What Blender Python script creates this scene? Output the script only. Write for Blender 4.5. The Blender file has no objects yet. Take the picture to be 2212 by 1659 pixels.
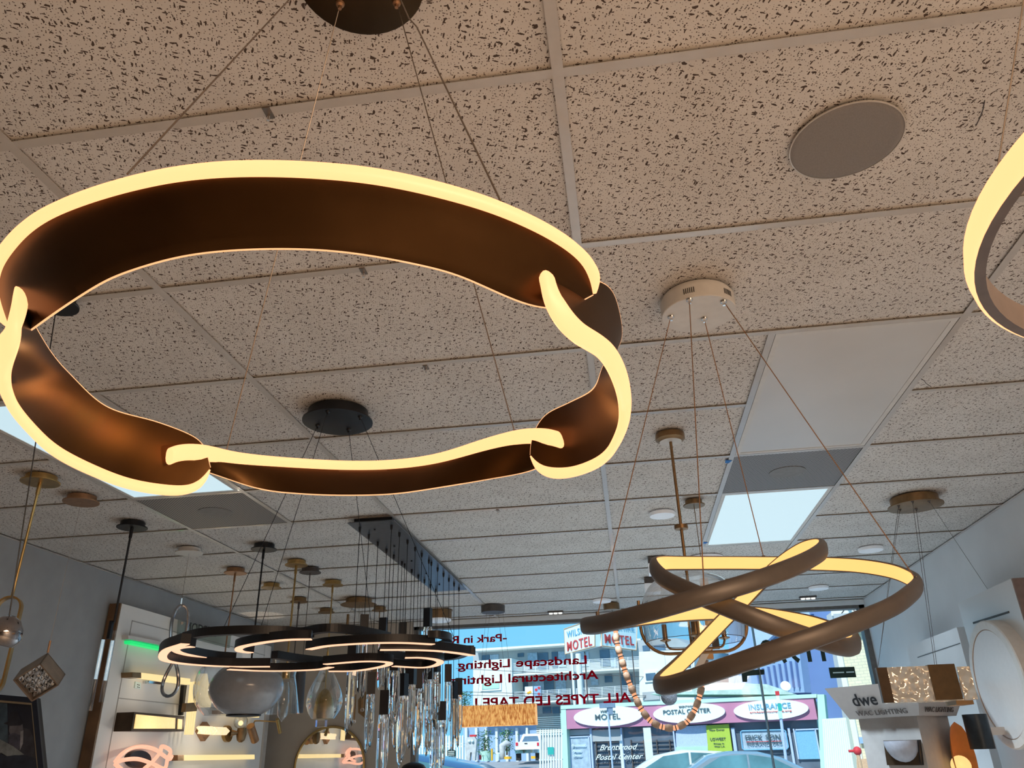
import bpy, bmesh, math, random
from mathutils import Vector as V, Matrix
random.seed(5)
SC = bpy.context.scene
COL = SC.collection
PI = math.pi

# ------------------------------------------------------------------ camera
CAM = V((0, 0, 1.55)); FPX = 1673.18; ZC = 2.809            # eye height, focal length in px, ceiling height
yaw, pitch, roll = 0.13057627, 0.447020647, -0.0295471071
_fw = V((-math.sin(yaw)*math.cos(pitch), math.cos(yaw)*math.cos(pitch), math.sin(pitch)))
_r = V((math.cos(yaw), math.sin(yaw), 0)); _u = _r.cross(_fw)
CR = _r*math.cos(roll) + _u*math.sin(roll); CU = -_r*math.sin(roll) + _u*math.cos(roll); CW = _fw
cd = bpy.data.cameras.new('camera'); cam = bpy.data.objects.new('camera', cd); COL.objects.link(cam)
cd.sensor_width = 36; cd.lens = FPX/2212*36; cd.clip_start = .02; cd.clip_end = 500
m = Matrix((CR, CU, -CW)).transposed().to_4x4(); m.translation = CAM
cam.matrix_world = m; SC.camera = cam

# ------------------------------------------------------------------ world, sun, added rear fill, exposure
w = bpy.data.worlds.new('sky'); SC.world = w; w.use_nodes = True
nt = w.node_tree; nt.nodes.clear()
tc = nt.nodes.new('ShaderNodeTexCoord'); sp = nt.nodes.new('ShaderNodeSeparateXYZ'); rp = nt.nodes.new('ShaderNodeValToRGB')
bg = nt.nodes.new('ShaderNodeBackground'); wo = nt.nodes.new('ShaderNodeOutputWorld')
nt.links.new(tc.outputs['Generated'], sp.inputs[0]); nt.links.new(sp.outputs['Z'], rp.inputs[0])
rp.color_ramp.elements[0].position = 0; rp.color_ramp.elements[0].color = (.24, .68, 1, 1)
rp.color_ramp.elements[1].position = .45; rp.color_ramp.elements[1].color = (.17, .58, 1, 1)
nt.links.new(rp.outputs[0], bg.inputs[0]); bg.inputs[1].default_value = 1.1; nt.links.new(bg.outputs[0], wo.inputs[0])
def lamp(kind, name, loc, energy, color, d=None, **kw):
    l = bpy.data.lights.new(name, kind); l.energy = energy; l.color = color
    for k, v in kw.items(): setattr(l, k, v)
    o = bpy.data.objects.new(name, l); COL.objects.link(o); o.location = loc
    if d is not None: o.rotation_euler = V(d).to_track_quat('-Z', 'Y').to_euler()
    return o
lamp('SUN', 'sun', (0, -10, 30), 5.2, (1, .96, .88), (.35, .75, -.8), angle=.01)
lamp('AREA', 'rear_fill_light', (1.5, -.8, 2.74), 140, (1, .68, .43), (0, .1, -1), shape='RECTANGLE', size=1.6, size_y=1.6)  # added fill lamp behind the camera to lift the room, no known fixture
SC.view_settings.view_transform = 'Standard'; SC.view_settings.look = 'None'
SC.view_settings.exposure = 0; SC.view_settings.gamma = 1; SC.view_settings.use_curve_mapping = False

# ------------------------------------------------------------------ measuring: a sight line of the photograph met with a plane of the place
def ray(x, y): return CW + CR*((x-1106)/FPX) - CU*((y-829.5)/FPX)
def onz(x, y, z): d = ray(x, y); return CAM + d*((z-CAM.z)/d.z)
def ony(x, y, Y): d = ray(x, y); return CAM + d*((Y-CAM.y)/d.y)
def onx(x, y, X): d = ray(x, y); return CAM + d*((X-CAM.x)/d.x)
def proj(p):
    q = V(p)-CAM; d = q.dot(CW); return 1106+FPX*q.dot(CR)/d, 829.5-FPX*q.dot(CU)/d, d
def zat(X, Y, ypx):
    a, b = .2, 12.
    for _ in range(40):
        c = (a+b)/2
        if proj((X, Y, c))[1] > ypx: a = c
        else: b = c
    return (a+b)/2
def mpp(p): return proj(p)[2]/FPX

# ------------------------------------------------------------------ objects
ORG = {}
def tag(o, label=None, cat=None, group=None, kind=None):
    if label: o['label'] = label
    if cat: o['category'] = cat
    if group: o['group'] = group
    if kind: o['kind'] = kind
    return o
def thing(name, label, cat, loc, group=None):
    o = bpy.data.objects.new(name, None); COL.objects.link(o); o.location = loc; o.empty_display_size = .05
    ORG[o] = V(loc); return tag(o, label, cat, group)
class MB:
    def __init__(s): s.v = []; s.f = []
    def add(s, vs, fs):
        n = len(s.v); s.v += [V(a) for a in vs]; s.f += [tuple(i+n for i in f) for f in fs]; return s
    def bx(s, x0, x1, y0, y1, z0, z1):
        return s.add([(x, y, z) for x in (x0, x1) for y in (y0, y1) for z in (z0, z1)],
                     [(0, 1, 3, 2), (4, 6, 7, 5), (0, 4, 5, 1), (2, 3, 7, 6), (0, 2, 6, 4), (1, 5, 7, 3)])
    def box(s, c, sz, R=None):
        c = V(c); R = R or Matrix.Identity(3); a, b, d = [x/2 for x in sz]
        return s.add([c + R @ V((x, y, z)) for x in (-a, a) for y in (-b, b) for z in (-d, d)],
                     [(0, 1, 3, 2), (4, 6, 7, 5), (0, 4, 5, 1), (2, 3, 7, 6), (0, 2, 6, 4), (1, 5, 7, 3)])
    def sweep(s, pts, sects, frames, closed=False, cap=True):
        n = len(sects[0]); N = len(pts); vs = []
        for p, sec, (a, b) in zip(pts, sects, frames): vs += [V(p) + a*u + b*v for u, v in sec]
        fs = []
        for i in range(N if closed else N-1):
            j = (i+1) % N
            for k in range(n): l = (k+1) % n; fs.append((i*n+k, i*n+l, j*n+l, j*n+k))
        if cap and not closed: fs += [tuple(range(n)), tuple((N-1)*n+k for k in range(n))]
        return s.add(vs, fs)
    def tube(s, pts, r, n=10, closed=False, cap=True):
        pts = [V(p) for p in pts]; N = len(pts)
        rs = r if isinstance(r, (list, tuple)) else [r]*N
        fr = []; t0 = None; a = None
        for i in range(N):
            p0 = pts[i-1] if (i or closed) else pts[i]; p1 = pts[(i+1) % N] if (i < N-1 or closed) else pts[i]
            t = (p1-p0).normalized()
            if a is None: a = t.orthogonal().normalized()
            else: a = (a - t*a.dot(t)).normalized()
            fr.append((a, t.cross(a)))
        sec = [[(q*math.cos(2*PI*k/n), q*math.sin(2*PI*k/n)) for k in range(n)] for q in rs]
        return s.sweep(pts, sec, fr, closed, cap)
    def cyl(s, p, q, r, n=20, r2=None): return s.tube([p, q], [r, r if r2 is None else r2], n)
    def lathe(s, prof, c=(0, 0, 0), n=32, R=None, a0=0, a1=2*PI):
        c = V(c); R = R or Matrix.Identity(3); full = abs(a1-a0-2*PI) < 1e-6; m_ = n if full else n+1
        vs = []
        for r, z in prof:
            for k in range(m_): a = a0+(a1-a0)*k/n; vs.append(c + R @ V((r*math.cos(a), r*math.sin(a), z)))
        fs = []
        for i in range(len(prof)-1):
            for k in range(n):
                l = (k+1) % m_; fs.append((i*m_+k, i*m_+l, (i+1)*m_+l, (i+1)*m_+k))
        for i, (r, z) in ((0, prof[0]), (len(prof)-1, prof[-1])):
            if r > 1e-5 and r < .0005+1e9 and full and s.capflag: fs.append(tuple(i*m_+k for k in range(m_)))
        return s.add(vs, fs)
    capflag = False
    def disc(s, prof, c, n=32, R=None):      # closed lathe
        s.capflag = True; s.lathe(prof, c, n, R); s.capflag = False; return s
    def prism(s, poly, d):
        n = len(poly); d = V(d); return s.add([V(p) for p in poly] + [V(p)+d for p in poly],
            [tuple(range(n)), tuple(range(n, 2*n))] + [(i, (i+1) % n, n+(i+1) % n, n+i) for i in range(n)])
    def ball(s, c, r, n=20, sc=(1, 1, 1)):
        c = V(c); vs = []; fs = []; mrow = n//2
        for i in range(mrow+1):
            t = PI*i/mrow
            for k in range(n): a = 2*PI*k/n; vs.append(c + V((r*sc[0]*math.sin(t)*math.cos(a), r*sc[1]*math.sin(t)*math.sin(a), r*sc[2]*math.cos(t))))
        for i in range(mrow):
            for k in range(n): l = (k+1) % n; fs.append((i*n+k, i*n+l, (i+1)*n+l, (i+1)*n+k))
        return s.add(vs, fs)
    def build(s, name, mat, parent=None, smooth=False, loc=None, ang=.6, tag_=None):
        if parent is not None: org = ORG[parent]
        else:
            if loc is None:
                xs = [[a[i] for a in s.v] for i in range(3)]
                loc = V(((min(xs[0])+max(xs[0]))/2, (min(xs[1])+max(xs[1]))/2, min(xs[2])))
            org = V(loc)
        me = bpy.data.meshes.new(name); bm = bmesh.new()
        vs = [bm.verts.new(a-org) for a in s.v]
        for f in s.f:
            g = []
            for i in f:
                if vs[i] not in g: g.append(vs[i])
            if len(g) > 2:
                try: bm.faces.new(g)
                except ValueError: pass
        bmesh.ops.remove_doubles(bm, verts=bm.verts, dist=1e-6)
        bmesh.ops.recalc_face_normals(bm, faces=bm.faces)
        bm.to_mesh(me); bm.free()
        if smooth:
            me.polygons.foreach_set('use_smooth', [True]*len(me.polygons)); me.set_sharp_from_angle(angle=ang)
        me.materials.append(mat); o = bpy.data.objects.new(name, me); COL.objects.link(o)
        if parent is not None: o.parent = parent; ORG[o] = org
        else: o.location = org; ORG[o] = org
        return o
def struct(name, mb, mat, **k): return tag(mb.build(name, mat, **k), kind='structure')
def solo(name, label, cat, mb, mat, group=None, **k): return tag(mb.build(name, mat, **k), label, cat, group)
def smooth_path(pts, per=8, closed=False):
    pts = [V(p) for p in pts]; n = len(pts); out = []
    rng = range(n if closed else n-1)
    for i in rng:
        p0 = pts[i-1] if (i > 0 or closed) else pts[0]*2-pts[1]
        p1 = pts[i]; p2 = pts[(i+1) % n]
        p3 = pts[(i+2) % n] if (i+2 < n or closed) else p2*2-p1
        for k in range(per):
            t = k/per; out.append(.5*((2*p1)+(p2-p0)*t+(2*p0-5*p1+4*p2-p3)*t*t+(3*p1-p0-3*p2+p3)*t**3))
    if not closed: out.append(pts[-1])
    return out

# ------------------------------------------------------------------ materials (all procedural)
def mat(name, col, rough=.5, metal=0., var=.12, scale=30., emit=None, es=1., bump=0., trans=0., ior=1.45, alpha=1., coat=0.):
    M = bpy.data.materials.new(name); M.use_nodes = True; nt = M.node_tree; b = nt.nodes['Principled BSDF']
    b.inputs['Roughness'].default_value = rough; b.inputs['Metallic'].default_value = metal
    b.inputs['Transmission Weight'].default_value = trans; b.inputs['IOR'].default_value = ior; b.inputs['Coat Weight'].default_value = coat
    c = nt.nodes.new('ShaderNodeTexCoord'); n = nt.nodes.new('ShaderNodeTexNoise'); n.inputs['Scale'].default_value = scale; n.inputs['Detail'].default_value = 4
    nt.links.new(c.outputs['Object'], n.inputs['Vector'])
    r = nt.nodes.new('ShaderNodeValToRGB'); r.color_ramp.elements[0].position = .3; r.color_ramp.elements[1].position = .7
    lo = tuple(min(1, v*(1-var)) for v in col)+(1,); hi = tuple(min(1, v*(1+var)) for v in col)+(1,)
    r.color_ramp.elements[0].color = lo; r.color_ramp.elements[1].color = hi
    nt.links.new(n.outputs['Fac'], r.inputs[0]); nt.links.new(r.outputs[0], b.inputs['Base Color'])
    if bump:
        bp = nt.nodes.new('ShaderNodeBump'); bp.inputs['Strength'].default_value = bump; bp.inputs['Distance'].default_value = .01
        nt.links.new(n.outputs['Fac'], bp.inputs['Height']); nt.links.new(bp.outputs[0], b.inputs['Normal'])
    if emit:
        b.inputs['Emission Color'].default_value = tuple(emit)+(1,); b.inputs['Emission Strength'].default_value = es
    return M
def vinyl(name, col, tr=.6):
    M = bpy.data.materials.new(name); M.use_nodes = True; nt = M.node_tree; nt.nodes.clear(); o = nt.nodes.new('ShaderNodeOutputMaterial'); mx = nt.nodes.new('ShaderNodeMixShader'); t = nt.nodes.new('ShaderNodeBsdfTranslucent'); d = nt.nodes.new('ShaderNodeBsdfDiffuse')
    n = nt.nodes.new('ShaderNodeTexNoise'); n.inputs['Scale'].default_value = 9; r = nt.nodes.new('ShaderNodeValToRGB'); r.color_ramp.elements[0].color = tuple(v*.9 for v in col)+(1,); r.color_ramp.elements[1].color = tuple(col)+(1,)
    nt.links.new(n.outputs['Fac'], r.inputs[0]); nt.links.new(r.outputs[0], t.inputs[0]); nt.links.new(r.outputs[0], d.inputs[0]); mx.inputs[0].default_value = 1-tr
    nt.links.new(t.outputs[0], mx.inputs[1]); nt.links.new(d.outputs[0], mx.inputs[2]); nt.links.new(mx.outputs[0], o.inputs[0]); return M
def thin_glass(name, tint=(1, 1, 1), refl=.08, edge=.5, rough=0.):
    M = bpy.data.materials.new(name); M.use_nodes = True; nt = M.node_tree; nt.nodes.clear()
    o = nt.nodes.new('ShaderNodeOutputMaterial'); mx = nt.nodes.new('ShaderNodeMixShader'); t = nt.nodes.new('ShaderNodeBsdfTransparent')
    g = nt.nodes.new('ShaderNodeBsdfGlossy'); lw = nt.nodes.new('ShaderNodeLayerWeight'); mr = nt.nodes.new('ShaderNodeMapRange')
    t.inputs[0].default_value = tuple(tint)+(1,); g.inputs['Roughness'].default_value = rough
    lw.inputs[0].default_value = .35; mr.inputs['To Min'].default_value = refl; mr.inputs['To Max'].default_value = edge
    nt.links.new(lw.outputs['Facing'], mr.inputs[0]); nt.links.new(mr.outputs[0], mx.inputs[0])
    nt.links.new(t.outputs[0], mx.inputs[1]); nt.links.new(g.outputs[0], mx.inputs[2]); nt.links.new(mx.outputs[0], o.inputs[0]); return M
WARM = (1, .44, .20)
def glow(name, col, s, var=.06): return mat(name, (.06, .055, .05), .5, emit=col, es=s, var=var)
M = dict(
    strip=glow('warm_light_strip', (1, .40, .165), 2.05), edge=glow('warm_edge_light', (1, .45, .2), 1.3),
    loopstrip=glow('amber_light_strip', (1, .49, .15), 1.5), arcstrip=glow('peach_light_strip', (1, .52, .32), 1.4),
    panel=glow('cool_light_panel', (.60, .80, .88), .98), offpanel=mat('unlit_panel', (.60, .58, .56), .28, var=.03, scale=3),
    bronze=mat('dark_bronze', (.060, .030, .012), .42, 1., var=.15, scale=14, bump=.02), bronze2=mat('brown_bronze_plate', (.06, .038, .022), .45, .6),
    black=mat('satin_black_metal', (.012, .013, .017), .4, .3), blackm=mat('matte_black_metal', (.02, .021, .025), .6),
    white=mat('white_powder_coat', (.62, .60, .57), .55, var=.04), steel=mat('steel_cable', (.23, .19, .16), .35, .9), smchrome=mat('smoked_chrome', (.30, .29, .30), .1, 1, var=.02), chrome=mat('polished_chrome', (.75, .75, .76), .06, 1, var=.02),
    brass=mat('brushed_brass', (.45, .29, .11), .32, .9), dbrass=mat('antique_brass', (.26, .16, .08), .4, .8), copper=mat('copper_metal', (.36, .20, .11), .42, .7),
    loop=mat('taupe_aluminium', (.10, .085, .077), .45, .35, var=.06), dark=mat('dark_grey_metal', (.10, .085, .08), .5, .4),
    walll=mat('grey_wall_paint', (.33, .345, .36), .85, var=.05, scale=8, bump=.05), wallr=mat('pale_wall_paint', (.72, .74, .76), .85, var=.03, scale=4, bump=.03),
    wallf=mat('taupe_wall_paint', (.38, .33, .28), .85, var=.05, scale=5), floor=mat('floor_boards', (.60, .57, .53), .5, var=.15, scale=3),
    tbar=mat('ceiling_grid_steel', (.50, .465, .43), .28, .0, var=.04, coat=.4), frame=mat('window_aluminium', (.16, .15, .14), .5, .4),
    board=mat('white_display_board', (.80, .79, .77), .6, var=.03, scale=3), wood=mat('brown_wood_side', (.16, .085, .04), .5, var=.3, scale=6),
    glass=thin_glass('window_glass', (.97, .99, 1), .02, .25), shade=thin_glass('clear_shade_glass', (.93, .95, .96), .06, .95), smoke=thin_glass('smoked_shade_glass', (.42, .44, .48), .12, .55, .15),
    crystal=mat('cut_crystal', (.98, .99, 1), .0, var=.0, trans=1, ior=1.52), red=vinyl('red_vinyl', (.62, .006, .03)), olive=vinyl('dark_green_vinyl', (.10, .13, .11)),
    mirror=mat('mirror_silver', (.85, .86, .87), .01, 1, var=.01), blue=mat('blue_tape', (.01, .16, .50), .6),
    bulb=glow('lit_bulb', (1, .62, .25), 2.2), sconce=glow('yellow_diffuser', (1, .74, .33), 1.05), pink=glow('pink_diffuser', (1, .46, .30), 1.15), green=glow('green_led', (.0, .75, .18), 1.),
)

# ceiling tile: pale board with dark worm holes and pin holes
TM = bpy.data.materials.new('ceiling_tile'); TM.use_nodes = True; nt = TM.node_tree; B = nt.nodes['Principled BSDF']; B.inputs['Roughness'].default_value = .9
c = nt.nodes.new('ShaderNodeTexCoord')
def node(t, **k):
    n = nt.nodes.new(t)
    for a, b in k.items():
        if a in n.inputs: n.inputs[a].default_value = b
        else: setattr(n, a, b)
    return n
def holes(scale, warp, rnd, ratio, th, jitter):
    n1 = node('ShaderNodeTexNoise', Scale=rnd, Detail=2.); nt.links.new(c.outputs['Object'], n1.inputs['Vector'])
    vm = node('ShaderNodeVectorMath', operation='MULTIPLY_ADD'); nt.links.new(n1.outputs['Color'], vm.inputs[0]); vm.inputs[1].default_value = (warp,)*3; nt.links.new(c.outputs['Object'], vm.inputs[2])
    mp = node('ShaderNodeMapping', vector_type='TEXTURE'); mp.inputs['Scale'].default_value = (1/(scale*ratio), 1/scale, 1/scale); mp.inputs['Rotation'].default_value = (0, 0, jitter); nt.links.new(vm.outputs[0], mp.inputs['Vector'])
    vo = node('ShaderNodeTexVoronoi', voronoi_dimensions='2D', Scale=1., Randomness=1.); nt.links.new(mp.outputs[0], vo.inputs['Vector'])
    # cell colour picks how large the hole of that cell is
    sx = node('ShaderNodeSeparateColor'); nt.links.new(vo.outputs['Color'], sx.inputs[0])
    mt = node('ShaderNodeMath', operation='MULTIPLY'); nt.links.new(sx.outputs[0], mt.inputs[0]); mt.inputs[1].default_value = th
    lt = node('ShaderNodeMath', operation='LESS_THAN'); nt.links.new(vo.outputs['Distance'], lt.inputs[0]); nt.links.new(mt.outputs[0], lt.inputs[1]); return lt
hs = [holes(80, .014, 55, .36, .19, .35), holes(84, .014, 48, .36, .19, 2.0), holes(150, .003, 60, 1., .23, .3)]
mx1 = node('ShaderNodeMath', operation='MAXIMUM'); nt.links.new(hs[0].outputs[0], mx1.inputs[0]); nt.links.new(hs[1].outputs[0], mx1.inputs[1])
mx2 = node('ShaderNodeMath', operation='MAXIMUM'); nt.links.new(mx1.outputs[0], mx2.inputs[0]); nt.links.new(hs[2].outputs[0], mx2.inputs[1])
n2 = node('ShaderNodeTexNoise', Scale=5., Detail=5.); nt.links.new(c.outputs['Object'], n2.inputs['Vector'])
r2 = node('ShaderNodeValToRGB'); r2.color_ramp.elements[0].position = .35; r2.color_ramp.elements[1].position = .65
r2.color_ramp.elements[0].color = (.61, .575, .54, 1); r2.color_ramp.elements[1].color = (.67, .635, .60, 1); nt.links.new(n2.outputs['Fac'], r2.inputs[0])
mc = node('ShaderNodeMix', data_type='RGBA'); nt.links.new(mx2.outputs[0], mc.inputs[0]); nt.links.new(r2.outputs[0], mc.inputs[6]); mc.inputs[7].default_value = (.07, .045, .035, 1)
nt.links.new(mc.outputs[2], B.inputs['Base Color'])

# ------------------------------------------------------------------ room shell
XL, XR, YF, YB = -3.626, 2.286, 8.0, -6.0
GA, GB, GX, GY = -.03893, 1.16382, .61494, .6096            # grid origin and half-bay, row spacing
struct('floor', MB().bx(XL-.2, XR+.2, YB-.2, YF, -.1, 0), M['floor'])
struct('wall_left', MB().bx(XL-.15, XL, YB, YF, 0, 3.2), M['walll'])
struct('wall_right', MB().bx(XR, XR+.15, YB, YF, 0, 3.2), M['wallr'])
struct('wall_back', MB().bx(XL-.15, XR+.15, YB-.15, YB, 0, 3.2), M['wallf'])
WX0, WX1 = -2.14, 2.285
struct('wall_front', MB().bx(XL-.15, WX0, YF, YF+.15, 0, 3.2), M['wallf'])
struct('wall_front_right', MB().bx(XR, XR+.15, YF, YF+.15, 0, 3.2), M['wallr'])
struct('trim_1', MB().bx(WX0, WX1, YF, YF+.15, 2.765, 3.2), M['wallr'])
tz = ZC+.008
# main lines at -6,-4,-2,0,2 half bays; the light troughs add lines at -3 and 1
ceil = MB()
def cell(i0, i1, j0, j1): ceil.add([(GA+i0*GX, GB+j0*GY, tz), (GA+i1*GX, GB+j0*GY, tz), (GA+i1*GX, GB+j1*GY, tz), (GA+i0*GX, GB+j1*GY, tz)], [(0, 1, 2, 3)])
skipc = {(-4, -3): (2, 3, 4), (1, 2): (2, 3, 4, 5, 6)}
for j in range(-12, 12):
    y1 = min(GB+(j+1)*GY, YF); jj = (y1-GB)/GY
    for a, b in ((-6, -4), (-4, -3), (-3, -2), (-2, 0), (0, 1), (1, 2), (2, 4)):
        if j in skipc.get((a, b), ()): continue
        ia = max(a, (XL-GA)/GX); ib = min(b, (XR-GA)/GX)
        cell(ia, ib, j, jj)
struct('ceiling', ceil, TM, loc=(0, 0, tz))
struct('trim_4', MB().bx(XL-.3, XR+.3, YB-.3, YF+.2, 3.2, 3.35), M['wallf'])
grid = MB(); hw = .012
def ybar(i, y0, y1): x = GA+i*GX; grid.bx(x-hw, x+hw, y0, y1, ZC, ZC+.0015); grid.bx(x-.001, x+.001, y0, y1, ZC+.002, tz+.03)
def xbar(y, x0, x1): grid.bx(x0, x1, y-hw, y+hw, ZC+.0004, ZC+.0018); grid.bx(x0, x1, y-.001, y+.001, ZC+.002, tz+.03)
for i in (-4, -2, 0, 2): ybar(i, YB, YF)
ybar(-3, GB+2*GY, GB+5*GY); ybar(1, GB+2*GY, GB+7*GY)
for j in range(-11, 12):
    y = GB+j*GY
    for a, b in ((-6, -4), (-4, -3), (-3, -2), (-2, 0), (0, 1), (1, 2), (2, 4)):
        if (a, b) == (-4, -3) and j == 3 or (a, b) == (1, 2) and j in (3, 6): continue
        xbar(y, max(GA+a*GX, XL), min(GA+b*GX, XR))
grid.bx(XL, XL+.02, YB, YF, ZC-.001, ZC+.0005); grid.bx(XR-.02, XR, YB, YF, ZC-.001, ZC+.0005); grid.bx(XL, XR, YF-.02, YF, ZC-.001, ZC+.0005)
struct('trim_3', grid, M['tbar'])
# ceiling panels and return air grilles
def trough(name, label, cat, i, j0, j1, mt, fr):
    x0 = GA+i*GX+.014; x1 = x0+GX-.028; y0 = GB+j0*GY+.014; y1 = GB+j1*GY-.014
    t = thing(name, label, cat, ((x0+x1)/2, (y0+y1)/2, ZC), 'ceiling panels')
    MB().bx(x0, x1, y0, y1, ZC+.001, ZC+.05).build('housing', M['white'], t) if mt is None else None
    if mt is not None:
        MB().bx(x0+.02, x1-.02, y0+.02, y1-.02, ZC+.003, ZC+.006).build('diffuser', mt, t)
        f = MB()
        for a in ((x0, x0+.02, y0, y1), (x1-.02, x1, y0, y1), (x0+.02, x1-.02, y0, y0+.02), (x0+.02, x1-.02, y1-.02, y1)): f.bx(*a, ZC+.001, ZC+.05)
        f.build('frame', M['white'], t)
    return t
trough('ceiling_light', 'long lit cool white ceiling panel behind the big bronze ring, at the left', 'ceiling light', -4, 2, 4, M['panel'], 1)
trough('ceiling_light', 'lit cool white ceiling panel at the end of the right hand trough', 'ceiling light', 1, 5, 7, M['panel'], 1)
trough('ceiling_light', 'large unlit white ceiling panel nearest the camera in the right hand trough', 'ceiling light', 1, 2, 4, M['offpanel'], 1)
lamp('SPOT', 'ceiling_panel_beam', (.88, 4.82, ZC-.02), 280, (.70, .87, 1), (0, 0, -1), spot_size=2.2, spot_blend=1., shadow_soft_size=.1)
lamp('SPOT', 'ceiling_panel_beam', (-2.2, 2.99, ZC-.02), 20, (.66, .85, 1), (0, 0, -1), spot_size=2.2, spot_blend=1., shadow_soft_size=.1)
GM = bpy.data.materials.new('perforated_steel'); GM.use_nodes = True; nt = GM.node_tree; B = nt.nodes['Principled BSDF']; B.inputs['Roughness'].default_value = .5
c = nt.nodes.new('ShaderNodeTexCoord'); mp = node('ShaderNodeMapping'); mp.inputs['Scale'].default_value = (85, 85, 85); mp.inputs['Rotation'].default_value = (0, 0, .7854); nt.links.new(c.outputs['Object'], mp.inputs['Vector'])
vo = node('ShaderNodeTexVoronoi', voronoi_dimensions='2D', Scale=1., Randomness=0.); nt.links.new(mp.outputs[0], vo.inputs['Vector'])
lt = node('ShaderNodeMath', operation='LESS_THAN'); lt.inputs[1].default_value = .38; nt.links.new(vo.outputs['Distance'], lt.inputs[0])
mc = node('ShaderNodeMix', data_type='RGBA'); nt.links.new(lt.outputs[0], mc.inputs[0]); mc.inputs[6].default_value = (.30, .28, .27, 1); mc.inputs[7].default_value = (.03, .028, .03, 1); nt.links.new(mc.outputs[2], B.inputs['Base Color'])
GC = mat('grille_collar', (.20, .19, .185), .6, var=.1)
for i, lab in ((-4, 'square perforated return air grille beside the left lit panel'), (1, 'square perforated return air grille between the unlit and the lit panel on the right')):
    x0 = GA+i*GX+.014; y0 = GB+4*GY+.014; x1 = x0+GX-.028; y1 = y0+GY-.028
    t = thing('air_grille', lab, 'vent', ((x0+x1)/2, (y0+y1)/2, ZC), 'return air grilles')
    MB().bx(x0, x1, y0, y1, ZC+.002, ZC+.005).build('perforated_plate', GM, t)
    MB().bx(x0, x1, y0, y1, ZC+.006, ZC+.05).build('backing', M['dark'], t)
    MB().disc([(.09, -.001), (.09, .001), (.02, .002)], ((x0+x1)/2, (y0+y1)/2, ZC+.0005)).build('collar', GC, t, smooth=True)
def disc_fixture(name, label, cat, x, y, r, mt, h=.006, group=None):
    t = thing(name, label, cat, (x, y, ZC), group)
    MB().disc([(r, 0), (r, -h*.5), (r*.96, -h), (r*.9, -h)], (x, y, ZC), 40).build('cover', mt, t, smooth=True)
    return t
SPK = mat('speaker_cloth', (.235, .215, .205), .8, var=.08, scale=300)
t = disc_fixture('ceiling_speaker', 'round flush ceiling speaker with a grey mesh cover, above right', 'speaker', .602, 1.474, .124, SPK, .004)
MB().disc([(.1265, 0), (.1265, -.003), (.124, -.0035), (.124, 0)], (.602, 1.474, ZC), 48).build('rim', M['tbar'], t)
RL = mat('downlight_lens', (.80, .80, .82), .4, emit=(.7, .8, .9), es=.12, var=.03)
for x, y, r, lab in ((.272, 4.509, .075, 'white surface disc light left of the lantern rod'), (.62, 5.777, .13, 'wide white flush disc beyond the right lit panel'),
        (1.771, 5.773, .085, 'white surface disc light left of the brown five-wire canopy'), (1.707, 7.205, .085, 'white surface disc light high above the street number'),
        (-.188, 7.282, .085, 'white surface disc light near the window, left of the loop fixture wire')):
    disc_fixture('disc_light', lab, 'ceiling light', x, y, r, RL, .02, 'surface disc lights'); lamp('SPOT', 'disc_light_beam', (x, y, ZC-.03), {.272: 50, .62: 520, 1.771: 14, 1.707: 14, -.188: 130}[x], (.70, .87, 1), (0, 0, -1), spot_size=2.0, spot_blend=1., shadow_soft_size=.05)
for px_, lab in ((1200, 'narrow three lens recessed light above the red window letters'), (1745, 'narrow three lens recessed light above the street number')):
    p = onz(px_, 1322 if px_ == 1200 else 1290, ZC)
    t = thing('recessed_light', lab, 'ceiling light', (p.x, p.y, ZC), 'three lens recessed lights'); b = MB().bx(p.x-.075, p.x+.075, p.y-.03, p.y+.03, ZC-.008, ZC+.01).build('trim_ring', M['dark'], t)
    for k in (-1, 0, 1): MB().disc([(.021, 0), (.018, -.012), (.0, -.014)], (p.x+k*.046, p.y, ZC-.008), 16).build('lens', glow('lens_glow', (1, 1, .95), 1.0), t, smooth=True)
for x, y, lab in ((580, 243, 'steel grid clip with a hanging stud, left above the big ring'), (785, 585, 'steel grid clip with a stud, seen through the upper part of the big ring'), (920, 793, 'steel grid clip with a stud, seen through the middle of the big ring'), (1075, 1102, 'small steel grid clip just below the big ring')):
    p = onz(x, y, ZC); t = thing('grid_clip', lab, 'clip', (p.x, p.y, ZC), 'grid clips')
    MB().bx(p.x-.008, p.x+.008, p.y-.016, p.y+.016, ZC-.003, ZC+.001).build('bracket', M['steel'], t)
    MB().cyl((p.x, p.y+.003, ZC-.003), (p.x, p.y+.003, ZC-.02), .003, 8).add([(0,0,0)], []).build('stud', M['chrome'], t) if 0 else MB().cyl((p.x, p.y+.003, ZC-.003), (p.x, p.y+.003, ZC-.02), .003, 8).build('stud', M['chrome'], t)
for x, y, k, lab in ((1572, 996, 0, 'torn blue tape at the grille corner'), (1523, 1172, 1, 'blue tape strip at the corner of the right lit panel')):
    p = onz(x, y, ZC-.001)
    solo('masking_tape', lab, 'tape', MB().prism([p+V((-.012, -.02, 0)), p+V((.02, -.006, 0)), p+V((.008, .03, 0)), p+V((-.01, .025, 0))], (0, 0, -.0012)), M['blue'])
for pts, lab in (([(2127, 217), (2124, 235), (2118, 252), (2108, 272)], 'short dark scratch in the ceiling tile right of the speaker'), ([(1985, 816), (1996, 822), (2000, 828), (2012, 836)], 'ragged crack in the ceiling tile beside the unlit panel')):
    solo('ceiling_crack', lab, 'crack', MB().tube([onz(x, y, tz-.0008) for x, y in pts], .0012, 5), M['dark'])
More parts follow.
